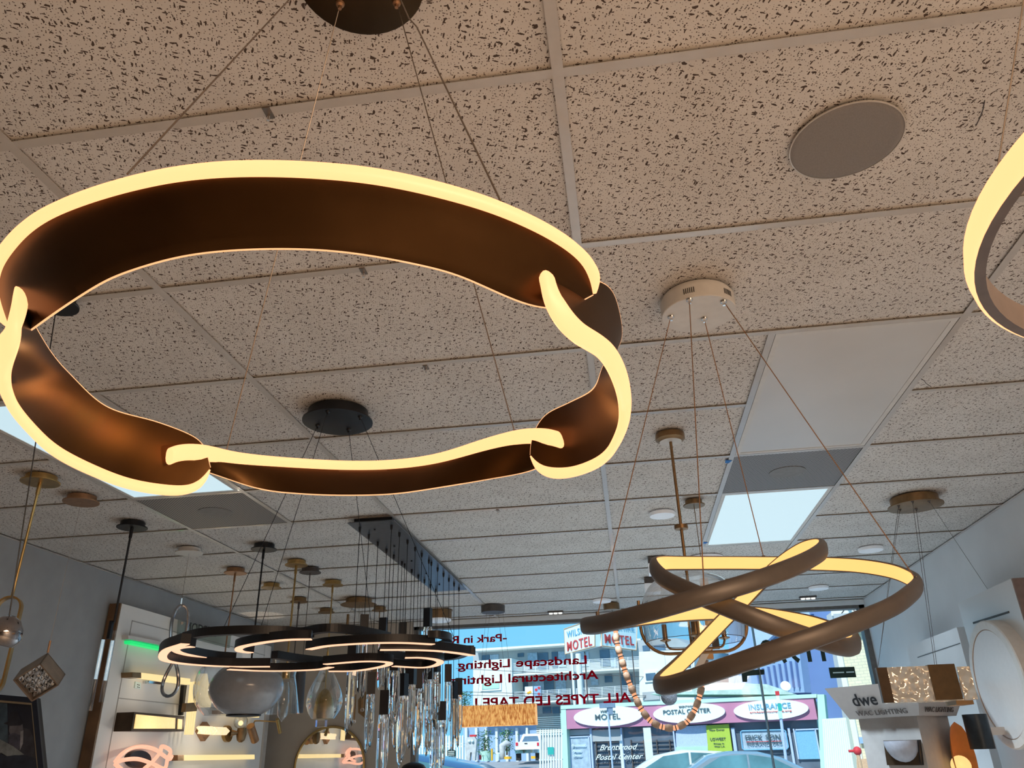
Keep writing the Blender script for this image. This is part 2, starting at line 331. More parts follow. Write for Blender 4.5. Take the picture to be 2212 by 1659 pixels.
# window
struct('window_1', MB().bx(WX0+.05, WX1-.05, YF+.07, YF+.076, .4, 2.74), M['glass'])
fr = MB()
for a in ((WX0, WX0+.05, 0, 2.765), (WX1-.05, WX1, 0, 2.765), (1.222, 1.228, .4, 2.74)): fr.bx(a[0], a[1], YF+.02, YF+.13, a[2], a[3])
fr.bx(WX0, WX1, YF+.02, YF+.13, 2.735, 2.765); fr.bx(WX0, WX1, YF+.02, YF+.13, .34, .4); 
struct('trim_2', fr, M['frame']); struct('trim_5', MB().bx(WX0, WX1, YF, YF+.15, 0, .34), M['wallf'])

# ------------------------------------------------------------------ writing
def text(body, p0, p1, h, mt, parent, name='lettering', depth=.002, nrm=None, upv=None, italic=0., thick=0., sp=1.):
    cu = bpy.data.curves.new(name, 'FONT'); cu.body = body; cu.shear = italic; cu.offset = thick; cu.space_character = sp; cu.resolution_u = 3
    o = bpy.data.objects.new(name+'_tmp', cu); COL.objects.link(o); bpy.context.view_layer.update()
    me0 = o.to_mesh(); vs = [v.co.copy() for v in me0.vertices]; fs = [tuple(q.vertices) for q in me0.polygons]; o.to_mesh_clear()
    bpy.data.objects.remove(o); bpy.data.curves.remove(cu)
    xs = [v.x for v in vs]; x0, x1 = min(xs), max(xs); p0 = V(p0); p1 = V(p1); u = (p1-p0)/(x1-x0); up = V(upv or (0, 0, 1)); up = (up-u.normalized()*up.dot(u.normalized())).normalized()
    n = V(nrm) if nrm else u.cross(up).normalized()
    cap = .7; mb = MB(); N = len(vs)
    q = [p0+u*(v.x-x0)+up*(v.y*h/cap) for v in vs]
    edges = {}
    for f in fs:
        for i in range(len(f)): e = (f[i], f[(i+1) % len(f)]); edges[e] = 1
    side = [(a, b, b+N, a+N) for a, b in edges if (b, a) not in edges]
    mb.add(q+[a+n*depth for a in q], fs+[tuple(i+N for i in reversed(f)) for f in fs]+side)
    return mb.build(name, mt, parent)

# ------------------------------------------------------------------ canopy builders
def canopy(t, x, y, r, mt, zp=.03, base=.78, name='canopy'):
    """round ceiling plate: a drum against the ceiling and a wider thin plate under it"""
    z = ZC
    return MB().disc([(r*base, 0), (r*base, -zp+.005), (r, -zp+.005), (r, -zp), (r*.98, -zp-.001)], (x, y, z), 40).build(name, mt, t, smooth=True, ang=.5)
def ferrule(t, p, mt, r=.006, h=.012, name='cable_grip'):
    p = V(p); return MB().disc([(r*1.4, 0), (r*1.2, -h*.3), (r*.6, -h*.5), (r*.55, -h)], p, 12).build(name, mt, t, smooth=True)
def cable(t, p, q, r=.0009, mt=None, name='cable', sag=0.):
    p = V(p); q = V(q); pts = [p, (p+q)/2+V((0, 0, -sag)), q] if sag else [p, q]
    return MB().tube(pts, r, 6).build(name, mt or M['steel'], t)

# ------------------------------------------------------------------ the big interlocking ring chandelier
RC = V((-.3436, .8762, 0))
def oncyl(x, y, r, far):
    d = ray(x, y); ox, oy = CAM.x-RC.x, CAM.y-RC.y
    A = d.x**2+d.y**2; B = 2*(ox*d.x+oy*d.y); Cc = ox*ox+oy*oy-r*r; D = B*B-4*A*Cc
    t_ = (-B+(math.sqrt(D) if far else -math.sqrt(D)))/(2*A) if D > 0 else -B/(2*A)
    return CAM+d*t_
def cylp(a, r, z): a = math.radians(a); return V((RC.x+r*math.cos(a), RC.y+r*math.sin(a), z))
ring = thing('ring_chandelier', 'large chandelier of four interlocking bronze bands edged with warm light, nearest the camera', 'chandelier', (RC.x, RC.y, ZC))
cx_, cy_ = -.362, .875
canopy(ring, cx_, cy_, .112, M['bronze'], .03)
def resamp(pts, n):
    pts = smooth_path(pts, 12); L = [0]
    for a, b in zip(pts, pts[1:]): L.append(L[-1]+(b-a).length)
    out = []; j = 0
    for i in range(n):
        t = L[-1]*i/(n-1)
        while j < len(L)-2 and L[j+1] < t: j += 1
        k = (t-L[j])/max(1e-9, L[j+1]-L[j]); out.append(pts[j].lerp(pts[j+1], min(1, k)))
    return out
def band(S, T, lean, name, taper):
    n = 120; A = resamp(S, n); B_ = resamp(T, n)
    for C_ in (A, B_):
        for _ in range(10):
            D_ = [p.copy() for p in C_]
            for i in range(1, n-1): C_[i] = (D_[i-1]+D_[i]*2+D_[i+1])/4
    mb = MB(); rows = 7; vs = []; th = .0009
    for a, b in zip(A, B_):
        for k in range(rows): vs.append(a.lerp(b, k/(rows-1)))
    # two skins a little apart, closed at the rim
    nrm = []
    for p in vs: q = V((p.x-RC.x, p.y-RC.y, 0)); nrm.append(q.normalized())
    W = vs+[]; inner = [p-q*th for p, q in zip(vs, nrm)]; outer = [p+q*th for p, q in zip(vs, nrm)]; N = len(vs); fs = []
    for i in range(n-1):
        for k in range(rows-1):
            a, b, c_, d = i*rows+k, i*rows+k+1, (i+1)*rows+k+1, (i+1)*rows+k; fs += [(a, b, c_, d), (a+N, d+N, c_+N, b+N)]
    for i in range(n-1):
        for k in (0, rows-1): a, b = i*rows+k, (i+1)*rows+k; fs.append((a, b, b+N, a+N))
    for i in (0, n-1):
        for k in range(rows-1): a, b = i*rows+k, i*rows+k+1; fs.append((a, b, b+N, a+N))
    mb.add(inner+outer, fs); o = mb.build(name, M['bronze'], ring, smooth=True, ang=1.)
    # light strip: a flattened tube leaning over the edge
    secs = []; fr = []
    for i, p in enumerate(A):
        q = V((p.x-RC.x, p.y-RC.y, 0)).normalized(); lv = (q*lean[0]+V((0, 0, lean[1]))).normalized()
        tg = (A[min(n-1, i+1)]-A[max(0, i-1)]).normalized(); nb = (q*lean[1]-V((0, 0, lean[0]))).normalized(); lv = nb.cross(tg).normalized(); sv = tg.cross(lv)
        e = min(i, n-1-i)/(n-1); k = 1.
        s0, s1 = taper
        fr_ = i/(n-1)
        if s0 and fr_ < s0: k = .12+.88*math.sin(fr_/s0*PI/2)
        if s1 and 1-fr_ < s1: k = .12+.88*math.sin((1-fr_)/s1*PI/2)
        a, b = (.0135 if lean[0] < 0 else .0112)*k, .0062*(.3+.7*k)
        secs.append([(a*math.copysign(abs(math.cos(t_))**.8, math.cos(t_)), b*math.copysign(abs(math.sin(t_))**.8, math.sin(t_))) for t_ in [2*PI*j/14 for j in range(14)]]); fr.append((lv, sv))
    MB().sweep(A, secs, fr).build('light_strip', M['strip'], o, smooth=True, ang=1.)
    MB().tube(B_, .0011, 6).build('edge_light', M['edge'], o, smooth=True)
    return o
P3 = lambda L: [cylp(*a) for a in L]
O = lambda L, far: [oncyl(x, y, r, far) for x, y, r in L]
UPIN = (-.57, .82); UPOUT = (.57, .82)
band(P3([(-146, .372, 1.996), (-143, .384, 2.012), (-138, .390, 2.019), (-128, .391, 2.020), (-112, .391, 2.019), (-90, .390, 2.017), (-70, .390, 2.017), (-54, .390, 2.018), (-42, .390, 2.019), (-33, .390, 2.018), (-28, .387, 2.013), (-25.5, .382, 2.005), (-24.6, .376, 1.998)]),
     P3([(-146, .371, 1.993), (-144.5, .360, 1.980), (-138, .350, 1.971), (-128, .347, 1.953), (-119, .347, 1.947), (-111, .347, 1.951), (-104, .347, 1.957), (-90, .347, 1.962), (-72, .347, 1.963), (-55, .347, 1.962), (-47, .347, 1.958), (-41, .347, 1.956), (-35, .348, 1.961), (-29, .355, 1.974), (-26, .364, 1.988), (-24.6, .374, 1.997)]),
     UPIN, 'band', (.04, .04))
band(O([(366, 986, .338), (380, 978, .343), (424, 976, .346), (453, 981, .352), (506, 993, .365), (600, 1003, .38), (740, 1011, .388), (850, 1009, .386), (950, 995, .376), (1060, 961, .36), (1130, 944, .35), (1180, 943, .345), (1208, 950, .338)], True),
     O([(395, 1003, .372), (456, 1022, .372), (560, 1056, .36), (640, 1066, .35), (740, 1070, .347), (850, 1067, .347), (950, 1053, .35), (1050, 1036, .362), (1150, 1016, .372), (1200, 985, .372)], True), UPIN, 'band', (0, 0))
band(O([(1174, 578, .360), (1182, 602, .365), (1191, 640, .372), (1211, 680, .374), (1245, 717, .374)], False)+P3([(-20, .371, 1.942), (-12, .370, 1.934)])+O([(1350, 870, .369), (1346, 920, .369), (1310, 985, .369), (1250, 1015, .366), (1200, 1021, .358), (1163, 1010, .352), (1147, 986, .350)], True),
     O([(1270, 600, .366), (1312, 618, .370), (1331, 650, .373), (1344, 720, .3735)], False)+P3([(-4, .364, 1.996)])+O([(1305, 787, .345), (1282, 840, .339), (1232, 869, .338), (1182, 894, .338), (1158, 925, .342), (1147, 960, .347), (1146, 983, .350)], True), UPOUT, 'band', (0, .12))
band(O([(54, 607, .360), (46, 640, .366), (38, 680, .370), (18, 745, .371)], False)+O([(6, 805, .369), (18, 860, .369), (60, 918, .369), (130, 980, .369), (250, 1035, .369), (330, 1054, .367), (400, 1059, .360), (437, 1045, .354), (453, 1015, .350)], True),
     O([(40, 640, .352), (72, 700, .338)], False)+O([(110, 762, .338), (150, 808, .338), (230, 879, .338), (337, 911, .339), (410, 939, .343), (440, 962, .347), (454, 1010, .350)], True), UPOUT, 'band', (0, .12))
for i, (ax, ay, bx_, by, far) in enumerate(((615, 0, 275, 376, 0), (735, 8, 487, 982, 1), (857, 5, 1115, 946, 1), (893, 0, 1085, 442, 0))):
    q = oncyl(bx_, by, .372, far); a_ = math.atan2(q.y-RC.y, q.x-RC.x); p = V((cx_+.07*math.cos(a_), cy_+.07*math.sin(a_), ZC-.031))
    if far: p = onz(ax, ay, ZC-.031)
    ferrule(ring, p, M['copper'], .006, .014)
    if i == 3:
        MB().tube([p, p.lerp(q, .38)+V((-.0035, 0, .0)), p.lerp(q, .42)+V((.0015, 0, 0)), q], .0011, 6).build('cable', M['steel'], ring)
    else: cable(ring, p, q, .0010)

for a_ in (-22, 4, 30, 155, 182, 208): q = cylp(a_, .27, 1.955); lamp('POINT', 'ring_strip_light', q, .24, (1, .52, .20), shadow_soft_size=.0)
# ------------------------------------------------------------------ loop chandelier (one continuous tube running three times round)
lx, ly = .305, 2.109
loop = thing('loop_chandelier', 'taupe chandelier of one continuous looping tube lit on its inner side, hung by four wires', 'chandelier', (lx, ly, ZC))
MB().disc([(.105, 0), (.105, -.01), (.112, -.012), (.112, -.058), (.110, -.06)], (lx, ly, ZC), 48).build('canopy', M['white'], loop, smooth=True, ang=.5)
for base in (-50, -115):
    vent = MB()
    for k in range(6):
        a = math.radians(base+k*3); q = V((math.cos(a), math.sin(a), 0)); vent.box(V((lx, ly, ZC-.035))+q*.112, (.002, .0022, .018), Matrix.Rotation(a, 3, 'Z'))
    vent.build('vent_slots', M['black'], loop)
runs = [ # (pixel path, x left, x right, depth sign, depth factor)
 ([(1262,1352),(1300,1347),(1400,1322),(1520,1287),(1620,1258),(1700,1230),(1750,1208),(1778,1188)], 1262, 1780, -1, 1.0),
 ([(1768,1179),(1735,1187),(1690,1216),(1640,1262),(1600,1303),(1550,1353),(1500,1404),(1455,1446),(1427,1470)], 1420, 1780, 1, .8),
 ([(1422,1480),(1455,1478),(1560,1444),(1700,1397),(1820,1355),(1920,1315),(1965,1285)], 1420, 1985, -1, 1.0),
 ([(1984,1262),(1960,1245),(1920,1232),(1850,1222),(1750,1218),(1600,1217),(1480,1217),(1430,1217)], 1410, 1985, 1, 1.0),
 ([(1412,1224),(1432,1249),(1490,1278),(1560,1307),(1660,1346),(1760,1380),(1825,1398)], 1410, 1852, -1, .93),
 ([(1850,1392),(1838,1375),(1790,1357),(1740,1343),(1650,1328),(1560,1324),(1450,1329),(1350,1341),(1290,1353)], 1262, 1852, 1, 1.0)]
P = []
for pts, xl, xr, s, k in runs:
    for x, y in pts:
        u = max(-1, min(1, (x-(xl+xr)/2)/((xr-xl)/2))); P.append(ony(x, y, ly+s*k*.33*math.sqrt(1-u*u)))
P = smooth_path(P, 8, closed=True)
for _ in range(3): P = [(P[i-1]+P[i]*2+P[(i+1) % len(P)])/4 for i in range(len(P))]
n = len(P); fr = []; 
for i, p in enumerate(P):
    t_ = (P[(i+1) % n]-P[i-1]).normalized(); inn = V((lx-p.x, ly-p.y, 0)).normalized(); inn = (inn-t_*inn.dot(t_)).normalized()
    fr.append((inn, t_.cross(inn)))
hh, ww = .0215, .011
sec_o = [(ww*.7, hh*.93), (ww*.2, hh), (-ww*.6, hh*.88), (-ww, hh*.5), (-ww*1.1, 0), (-ww, -hh*.5), (-ww*.6, -hh*.88), (ww*.2, -hh), (ww*.7, -hh*.93), (ww*.55, -hh*.7), (ww*.55, hh*.7)]
sec_i = [(ww*.56, hh*.82), (ww*.8, hh*.78), (ww*.95, hh*.4), (ww, 0), (ww*.95, -hh*.4), (ww*.8, -hh*.78), (ww*.56, -hh*.82)]
MB().sweep(P, [sec_o]*n, fr, closed=True).build('frame', M['loop'], loop, smooth=True, ang=.9)
MB().sweep(P, [sec_i]*n, fr, closed=True).build('light_strip', M['loopstrip'], loop, smooth=True, ang=.9)
for cx0, cy0, ex, ey, Y in ((1449, 684, 1291, 1328, ly-.03), (1489, 647, 1521, 1277, ly-.33), (1521, 688, 1650, 1206, ly+.32), (1563, 651, 1979, 1252, ly)):
    p = onz(cx0, cy0, ZC-.061); q = ony(ex, ey, Y); ferrule(loop, p, M['chrome'], .008, .014); cable(loop, p, q, .0014, M['copper'])
    MB().cyl(q+V((0, 0, .008)), q+V((0, 0, -.018)), .005, 10).build('cable_clamp', M['loop'], loop)

# ------------------------------------------------------------------ black chandelier of overlapping arcs
bx0, by0 = -1.062, 2.723
arcs = thing('arc_chandelier', 'black chandelier of overlapping arcs lit from below, hung under the big ring', 'chandelier', (bx0, by0, ZC))
canopy(arcs, bx0, by0, .138, M['black'], .045, .86)
AR = [ # pixel path of the lower edge, height of the plane
 ([(583,1441),(500,1441),(420,1437),(365,1430),(351,1420),(362,1405),(400,1392)], 1.925, .036),
 ([(505,1428),(462,1425),(418,1418),(388,1411),(379,1404),(391,1400),(416,1398)], 1.955, .034),
 ([(400,1386),(440,1377),(500,1373),(560,1372),(620,1374),(672,1380)], 1.99, .034),
 ([(542,1411),(520,1408),(516,1402),(532,1396),(577,1388),(625,1383),(673,1382)], 1.965, .034),
 ([(493,1447),(560,1450),(625,1450),(688,1447),(715,1442)], 1.915, .034),
 ([(592,1424),(640,1431),(690,1436),(716,1437)], 1.945, .034),
 ([(655,1376),(700,1368),(752,1370),(800,1377),(836,1385)], 2.0, .034),
 ([(667,1404),(704,1397),(751,1393),(815,1390),(878,1390),(936,1393)], 1.965, .034),
 ([(924,1380),(950,1380),(966,1385),(967,1395),(950,1402),(930,1404)], 1.985, .03),
 ([(821,1405),(878,1405),(941,1407),(989,1412),(1020,1417)], 1.945, .036),
 ([(875,1422),(910,1422),(941,1426),(951,1432),(935,1440),(906,1443),(850,1440)], 1.925, .034),
 ([(710,1451),(767,1450),(815,1443),(840,1436),(832,1431),(780,1430),(702,1436)], 1.92, .034),
 ([(1016,1412),(985,1425),(930,1430),(880,1428),(822,1420)], 1.95, .034)]
for k, (pts, z, h) in enumerate(AR):
    Q = smooth_path([onz(x, y, z) for x, y in pts], 8); n = len(Q); fr = []
    for i in range(n):
        t_ = (Q[min(n-1, i+1)]-Q[max(0, i-1)]).normalized(); s_ = t_.cross(V((0, 0, 1))).normalized(); fr.append((s_, V((0, 0, 1))))
    o = MB().sweep(Q, [[(-.017, .003), (-.017, h), (.017, h), (.017, .003)]]*n, fr).build('arc', M['black'], arcs)
    if k not in (2, 5, 6, 8, 12): MB().sweep(Q, [[(-.0155, 0), (-.0155, .003), (.0155, .003), (.0155, 0)]]*n, fr).build('light_strip', M['arcstrip'], o)
for (ax, ay), (ex, ey, z) in (((686, 919), (478, 1367, 1.99+.034)), ((708, 888), (560, 1366, 2.02)), ((778, 900), (982, 1380, 1.985+.03)), ((753, 927), (812, 1434, 1.955))):
    p = onz(ax, ay, ZC-.047); q = onz(ex, ey, z); ferrule(arcs, p, M['black'], .007, .016); cable(arcs, p, q, .0013, M['black'])

# ------------------------------------------------------------------ linear crystal pendant: plate with two rows of cords, sockets and cut crystals
lin = thing('crystal_pendant', 'long black ceiling plate with two rows of cords carrying black blocks and pointed crystals', 'chandelier', (-1.385, 5.25, ZC))
MB().bx(-1.525, -1.25, 4.18, 6.30, ZC-.034, ZC-.028).build('canopy_plate', mat('slate_plate', (.12, .135, .16), .28, .6), lin); MB().bx(-1.50, -1.275, 4.22, 6.26, ZC-.028, ZC).build('canopy', M['black'], lin)
for k in range(5): MB().disc([(.006, 0), (.006, -.006), (.003, -.008)], (-1.41, 4.33+k*.42, ZC-.034), 8).build('screw', M['black'], lin)
ylist = [4.27, 4.44, 4.623, 4.81, 4.98, 5.18, 5.25, 5.44, 5.63, 5.815, 6.0, 6.19]
tops = {('L', 0): 1377, ('L', 1): 1328, ('L', 2): 1452, ('L', 3): 1335, ('L', 6): 1345, ('R', 0): 1491, ('R', 1): 1400, ('R', 2): 1455, ('R', 3): 1433, ('R', 4): 1443, ('R', 5): 1314, ('R', 7): 1412,
        ('R', 8): 1515, ('R', 9): 1435, ('R', 10): 1472, ('R', 11): 1465, ('L', 10): 1489, ('L', 11): 1522, ('L', 4): 1398, ('L', 5): 1465, ('L', 7): 1415, ('L', 8): 1438, ('L', 9): 1400, ('R', 6): 1426}
def crystal(t, x, y, z, Lc, rot):
    q = MB(); w1, w2 = .021, .013; R = Matrix.Rotation(rot, 3, 'Z')
    sec = [(-.9, -.7), (-.3, -1), (.5, -.95), (1, -.3), (.8, .6), (.1, 1), (-.7, .8)]
    st = [(0, .80), (-.10, 1.), (-.55, 1.05), (-.80, .85), (-.93, .6), (-1, .04)]; vs = []
    for i, (h, k) in enumerate(st):
        for u, v_ in sec: vs.append(V((x, y, z+h*Lc))+R @ V((u*w1*k, v_*w2*k, (.012 if i in (1, 3, 4) else 0)*u)))
    m_ = len(sec); fs = [tuple(range(m_)), tuple((len(st)-1)*m_+k for k in range(m_))]
    for i in range(len(st)-1):
        for k in range(m_): l = (k+1) % m_; fs.append((i*m_+k, i*m_+l, (i+1)*m_+l, (i+1)*m_+k))
    return q.add(vs, fs).build('crystal', M['crystal'], t)
for side, X in (('L', -1.48), ('R', -1.29)):
    for k, y in enumerate(ylist):
        zt = zat(X, y, tops[(side, k)])
        MB().disc([(.008, 0), (.007, -.02), (.003, -.03)], (X, y, ZC-.034), 10).build('cord_grip', M['black'], lin, smooth=True)
        MB().cyl((X, y, ZC-.05), (X, y, zt), .0022, 6).build('cord', M['black'], lin)
        R = Matrix.Rotation(random.uniform(-.5, .5), 3, 'Z'); o = MB().box((X, y, zt-.06), (.046, .046, .12), R).build('socket_block', M['black'], lin)
        crystal(lin, X-.011, y+.004, zt-.118, random.uniform(.30, .40), random.uniform(0, 3)); crystal(lin, X+.013, y-.004, zt-.118, random.uniform(.26, .34), random.uniform(0, 3))

# ------------------------------------------------------------------ the two rows of single pendants on the left
GP = 'pendants in two rows along the left wall'
def pend(name, label, x, y, r, mt, zend, rod=.004, rm=None, cat='pendant light', wire=False):
    t = thing(name, label, cat, (x, y, ZC), GP); canopy(t, x, y, r, mt, .032, .8)
    if wire: cable(t, (x, y, ZC-.03), (x, y, zend), .0008, rm)
    else:
        MB().cyl((x, y, ZC-.03), (x, y, ZC-.09), rod*1.5, 10).build('swivel', rm or mt, t, smooth=True); MB().cyl((x, y, ZC-.08), (x, y, zend), rod, 10).build('rod', rm or mt, t, smooth=True)
    return t
def bar_path(pts, w_, h_, name, mt, t, closed=True, nrm=V((1, 0, 0))):
    n = len(pts); fr = []
    for i in range(n):
        a = pts[i-1] if (i or closed) else pts[0]; b = pts[(i+1) % n] if (i < n-1 or closed) else pts[-1]
        tg = (b-a).normalized(); fr.append((nrm, tg.cross(nrm).normalized()))
    return MB().sweep(pts, [[(-w_, -h_), (w_, -h_), (w_, h_), (-w_, h_)]]*n, fr, closed=closed).build(name, mt, t, smooth=True, ang=.5)
# brass oblong hoop
x, y = -2.689, 3.168; zt = zat(x, y, 1290)
t = pend('brass_hoop_pendant', 'brass rod pendant ending in a tall rounded hoop with a pale disc, left edge', x, y, .086, M['brass'], zt, .006)
R45 = V((.93, .37, 0)); rr = .048
zb = zat(x, y, 1500)
H = [V((x, y, zt-rr))+R45*(rr*math.cos(a))+V((0, 0, rr*math.sin(a))) for a in [PI*k/12 for k in range(13)]]+[V((x, y, zb+rr))+R45*(rr*math.cos(a))+V((0, 0, rr*math.sin(a))) for a in [PI+PI*k/12 for k in range(13)]]
bar_path(H, .017, .004, 'hoop', M['brass'], t, nrm=V((-.37, .93, 0)))
MB().prism([p+(V((x, y, (zt+zb)/2))-p)*.08 for p in H if p.z < (zt+zb)/2+.0], V((-.37, .93, 0))*.004).build('disc', mat('pale_disc', (.40, .38, .33), .6), t)
# black corded chrome shade
x, y = -1.60, 1.80; p = ony(8, 1370, 1.8); x = p.x
t = thing('chrome_dome_pendant', 'polished chrome dome pendant on a thin black cord, cut by the left edge', 'pendant light', (x, y, ZC), GP); canopy(t, x-.05, y-.05, .06, M['black'])
zc = p.z; cable(t, (x-.05, y-.05, ZC-.03), (x+.004, y, zc+.035), .0016, M['black'])
MB().lathe([(.006, .045), (.02, .04), (.036, .022), (.043, 0), (.036, -.022), (.034, -.022), (.040, 0), (.034, .02)], p, 40, Matrix.Rotation(.35, 3, 'Y')).build('shade', M['smchrome'], t, smooth=True, ang=3)
# bronze cube
x, y = -2.704, 3.492; zt = zat(x, y, 1384)
t = pend('cube_pendant', 'bronze cube pendant with a cut crystal underside, on a thin wire', x, y, .086, M['copper'], zt, wire=True)
q0 = V((x, y, zat(x, y, 1410))); k_ = mpp(q0); MB().cyl((x, y, zt), q0, .005, 10).build('stem', M['copper'], t, smooth=True)
# the cube hangs by one corner, its open face turned down to the door
wd_ = (q0-CAM).normalized(); rt_ = (CR-wd_*CR.dot(wd_)).normalized(); ut_ = rt_.cross(wd_)
def cv3(a, b_, c_): return (rt_*a+ut_*b_+wd_*c_).normalized()
e3 = cv3(13, 27, 52); e1 = cv3(-48, -36, 30.7); e2 = cv3(41, -35, 8); e1 = (e1-e3*e1.dot(e3)).normalized(); e2 = (e2-e3*e2.dot(e3)-e1*e2.dot(e1)).normalized(); sd = 62*k_; dp = .75*sd
Fc = q0-e3*dp; CB = mat('bronze_paint', (.22, .16, .115), .5, .4); cm = MB(); w_ = .006
def slab(o, a, b_, c_): cm.prism([o, o+a, o+a+b_, o+b_], c_)
slab(q0, e1*sd, e2*sd, -e3*w_); slab(q0, e1*sd, -e3*dp, e2*w_); slab(q0, e2*sd, -e3*dp, e1*w_); slab(q0+e1*sd, e2*sd, -e3*dp, -e1*w_); slab(q0+e2*sd, e1*sd, -e3*dp, -e2*w_)
cm.build('cube', CB, t); MB().prism([Fc+e3*.02+e1*a*sd+e2*b_*sd for a, b_ in ((.05, .05), (.95, .05), (.95, .95), (.05, .95))], e3*.004).build('reflector', M['chrome'], t)
cr = MB(); nn = 5
for i in range(nn):
    for j in range(nn):
        o = Fc+e3*.004+e1*(sd*(.07+.86*i/nn))+e2*(sd*(.07+.86*j/nn)); g = sd*.84/nn; ap = o+e1*g*random.uniform(.2, .8)+e2*g*random.uniform(.2, .8)-e3*random.uniform(0, .006)
        cr.add([o+e3*.012, o+e1*g+e3*.012, o+e1*g+e2*g+e3*.012, o+e2*g+e3*.012, ap], [(0, 1, 4), (1, 2, 4), (2, 3, 4), (3, 0, 4), (0, 3, 2, 1)])
cr.build('crystal_insert', M['crystal'], t)
# crystal tubes
x, y = -2.734, 3.99; zt = zat(x, y, 1345)
t = pend('tube_pendant', 'black rod pendant with slim clear tubes whose upper parts are lit pale blue', x, y, .083, M['black'], zt, .006)
GL = glow('pale_tube_glow', (.50, .66, .74), .85)
dz = mpp((x, y, zt))
MB().bx(x-.022, x-.006, y-.01, y+.01, zat(x, y, 1380), zt+.01).build('bracket', M['black'], t)
for ox, y0, y1, y2, nm in ((-.045, 1381, 1466, 1535, 0), (.012, 1384, 1470, 1517, 1)):
    a, b, c_ = [zat(x, y, q) for q in (y0, y1, y2)]
    MB().cyl((x+ox, y, a), (x+ox, y, c_), .012, 16).build('glass_tube', M['shade'], t, smooth=True); MB().cyl((x+ox, y, a), (x+ox, y, b), .008, 12).build('light_core', GL, t, smooth=True); MB().cyl((x+ox, y, b), (x+ox, y, c_), .0035, 12).build('acrylic_core', M['shade'], t, smooth=True)
MB().cyl((x+.012, y, zat(x, y, 1362)), (x+.012, y, zat(x, y, 1384)), .009, 12).build('cap', M['shade'], t)
# chrome figure eight
x, y = -2.736, 4.623; zt = zat(x, y, 1303)
t = pend('infinity_pendant', 'chrome figure-eight ribbon pendant hanging on a thin wire from a white canopy', x, y, .085, M['white'], zt+.02, wire=True)
k_ = mpp((x, y, 2.2)); zt2, zx, zb = zat(x, y, 1308), zat(x, y, 1405), zat(x, y, 1504); E8 = []
for k in range(64):
    a = 2*PI*k/64; s_ = math.sin(a); wd = (.036 if math.cos(a) > 0 else .082)
    zz = zx+(zt2-zx)*max(0, math.cos(a))-(zx-zb)*max(0, -math.cos(a)); E8.append(V((x+.01+wd*math.sin(2*a)*.75*1.15, y+.05*math.sin(a), zz)))
MB().tube(E8, .010, 10, closed=True).build('ribbon', mat('brushed_chrome', (.48, .48, .50), .16, 1), t, smooth=True); MB().cyl((x, y, zt+.03), (x, y, zt-.005), .006, 8).build('wire_grip', M['chrome'], t)
# smoked double globe
x, y = -2.241, 4.649; zt = zat(x, y, 1432)
t = pend('globe_pendant', 'large smoky grey glass globe pendant on a black rod, outer shell clear', x, y, .08, M['black'], zt, .0055)
zc = zat(x, y, 1488); k_ = mpp((x, y, zc)); rg = 78*k_; zr = .47
gx = x-.01; prof = [(rg*.45, -rg*.66), (rg*.72, -rg*.50), (rg*.93, -rg*.24), (rg, .02*rg), (rg*.93, rg*.28), (rg*.72, rg*.52), (rg*.4, rg*.68), (rg*.05, rg*.74)]
def dens(pr_): q = smooth_path([V((a, 0, b)) for a, b in pr_], 5); return [(max(0, v.x), v.z) for v in q]
MB().lathe(dens(prof), (gx, y, zc), 40).build('shade', mat('smoky_glass', (.25, .25, .265), .22, .0, var=.05, coat=.4), t, smooth=True)
MB().disc([(rg*.46, 0), (rg*.46, -.008), (rg*.42, -.01)], (gx, y, zc-rg*.655), 32).build('rim', M['black'], t, smooth=True)
MB().disc([(.03, 0), (.03, -.05), (.02, -.06)], (x, y, zt+.01), 20).build('socket', M['black'], t, smooth=True)
# copper: clear glass globe behind
x, y = -2.726, 5.247; zt = zat(x, y, 1420)
t = pend('seeded_globe_pendant', 'copper rod pendant with a clear seeded glass globe, mostly behind the smoky globe', x, y, .078, M['copper'], zt, .005)
zc = zat(x, y, 1484); rg = 56*mpp((x, y, zc))
MB().lathe(dens([(rg*.5, -rg*1.0), (rg*.86, -rg*.6), (rg, 0), (rg*.86, rg*.6), (rg*.5, rg*.95), (rg*.1, rg*1.1)]), (x+.0, y, zc), 32).build('shade', M['shade'], t, smooth=True); MB().cyl((x, y, zt+.02), (x, y, zt-.06), .02, 14).build('socket', M['copper'], t, smooth=True)
# wire with small bell
x, y = -2.705, 5.813; zt = zat(x, y, 1470)
t = pend('wire_pendant', 'gold canopy with a hair-thin wire, small bronze cone below', x, y, .076, M['brass'], zt, wire=True)
MB().disc([(.008, 0), (.03, -.05), (.035, -.07)], (x, y, zt), 20).build('shade', M['brass'], t, smooth=True)
# brass with flared clear glass
x, y = -2.218, 5.122; zt = zat(x, y, 1444)
t = pend('cone_glass_pendant', 'brass rod pendant with a flared clear glass cone beside the smoky globe', x, y, .077, M['brass'], zt, .0065)
k_ = mpp((x, y, 2.1)); z0, z1, z2 = zat(x, y, 1416), zat(x, y, 1440), zat(x, y, 1542)
MB().lathe([(28*k_, z0-z2), (24*k_, z1-z2+.01), (20*k_, (z1-z2)*.8), (26*k_, (z1-z2)*.5), (35*k_, 0)], (x-.0, y, z2), 36).build('shade', M['shade'], t, smooth=True)
MB().disc([(.026, 0), (.026, -.06), (.02, -.065)], (x, y, zt), 20).build('socket', M['brass'], t, smooth=True)
MB().lathe([(.0, -.14), (.03, -.1), (.036, -.02), (.03, .06), (.02, .1)], (x, y, z2+.09), 24).build('inner_glass', M['shade'], t, smooth=True)
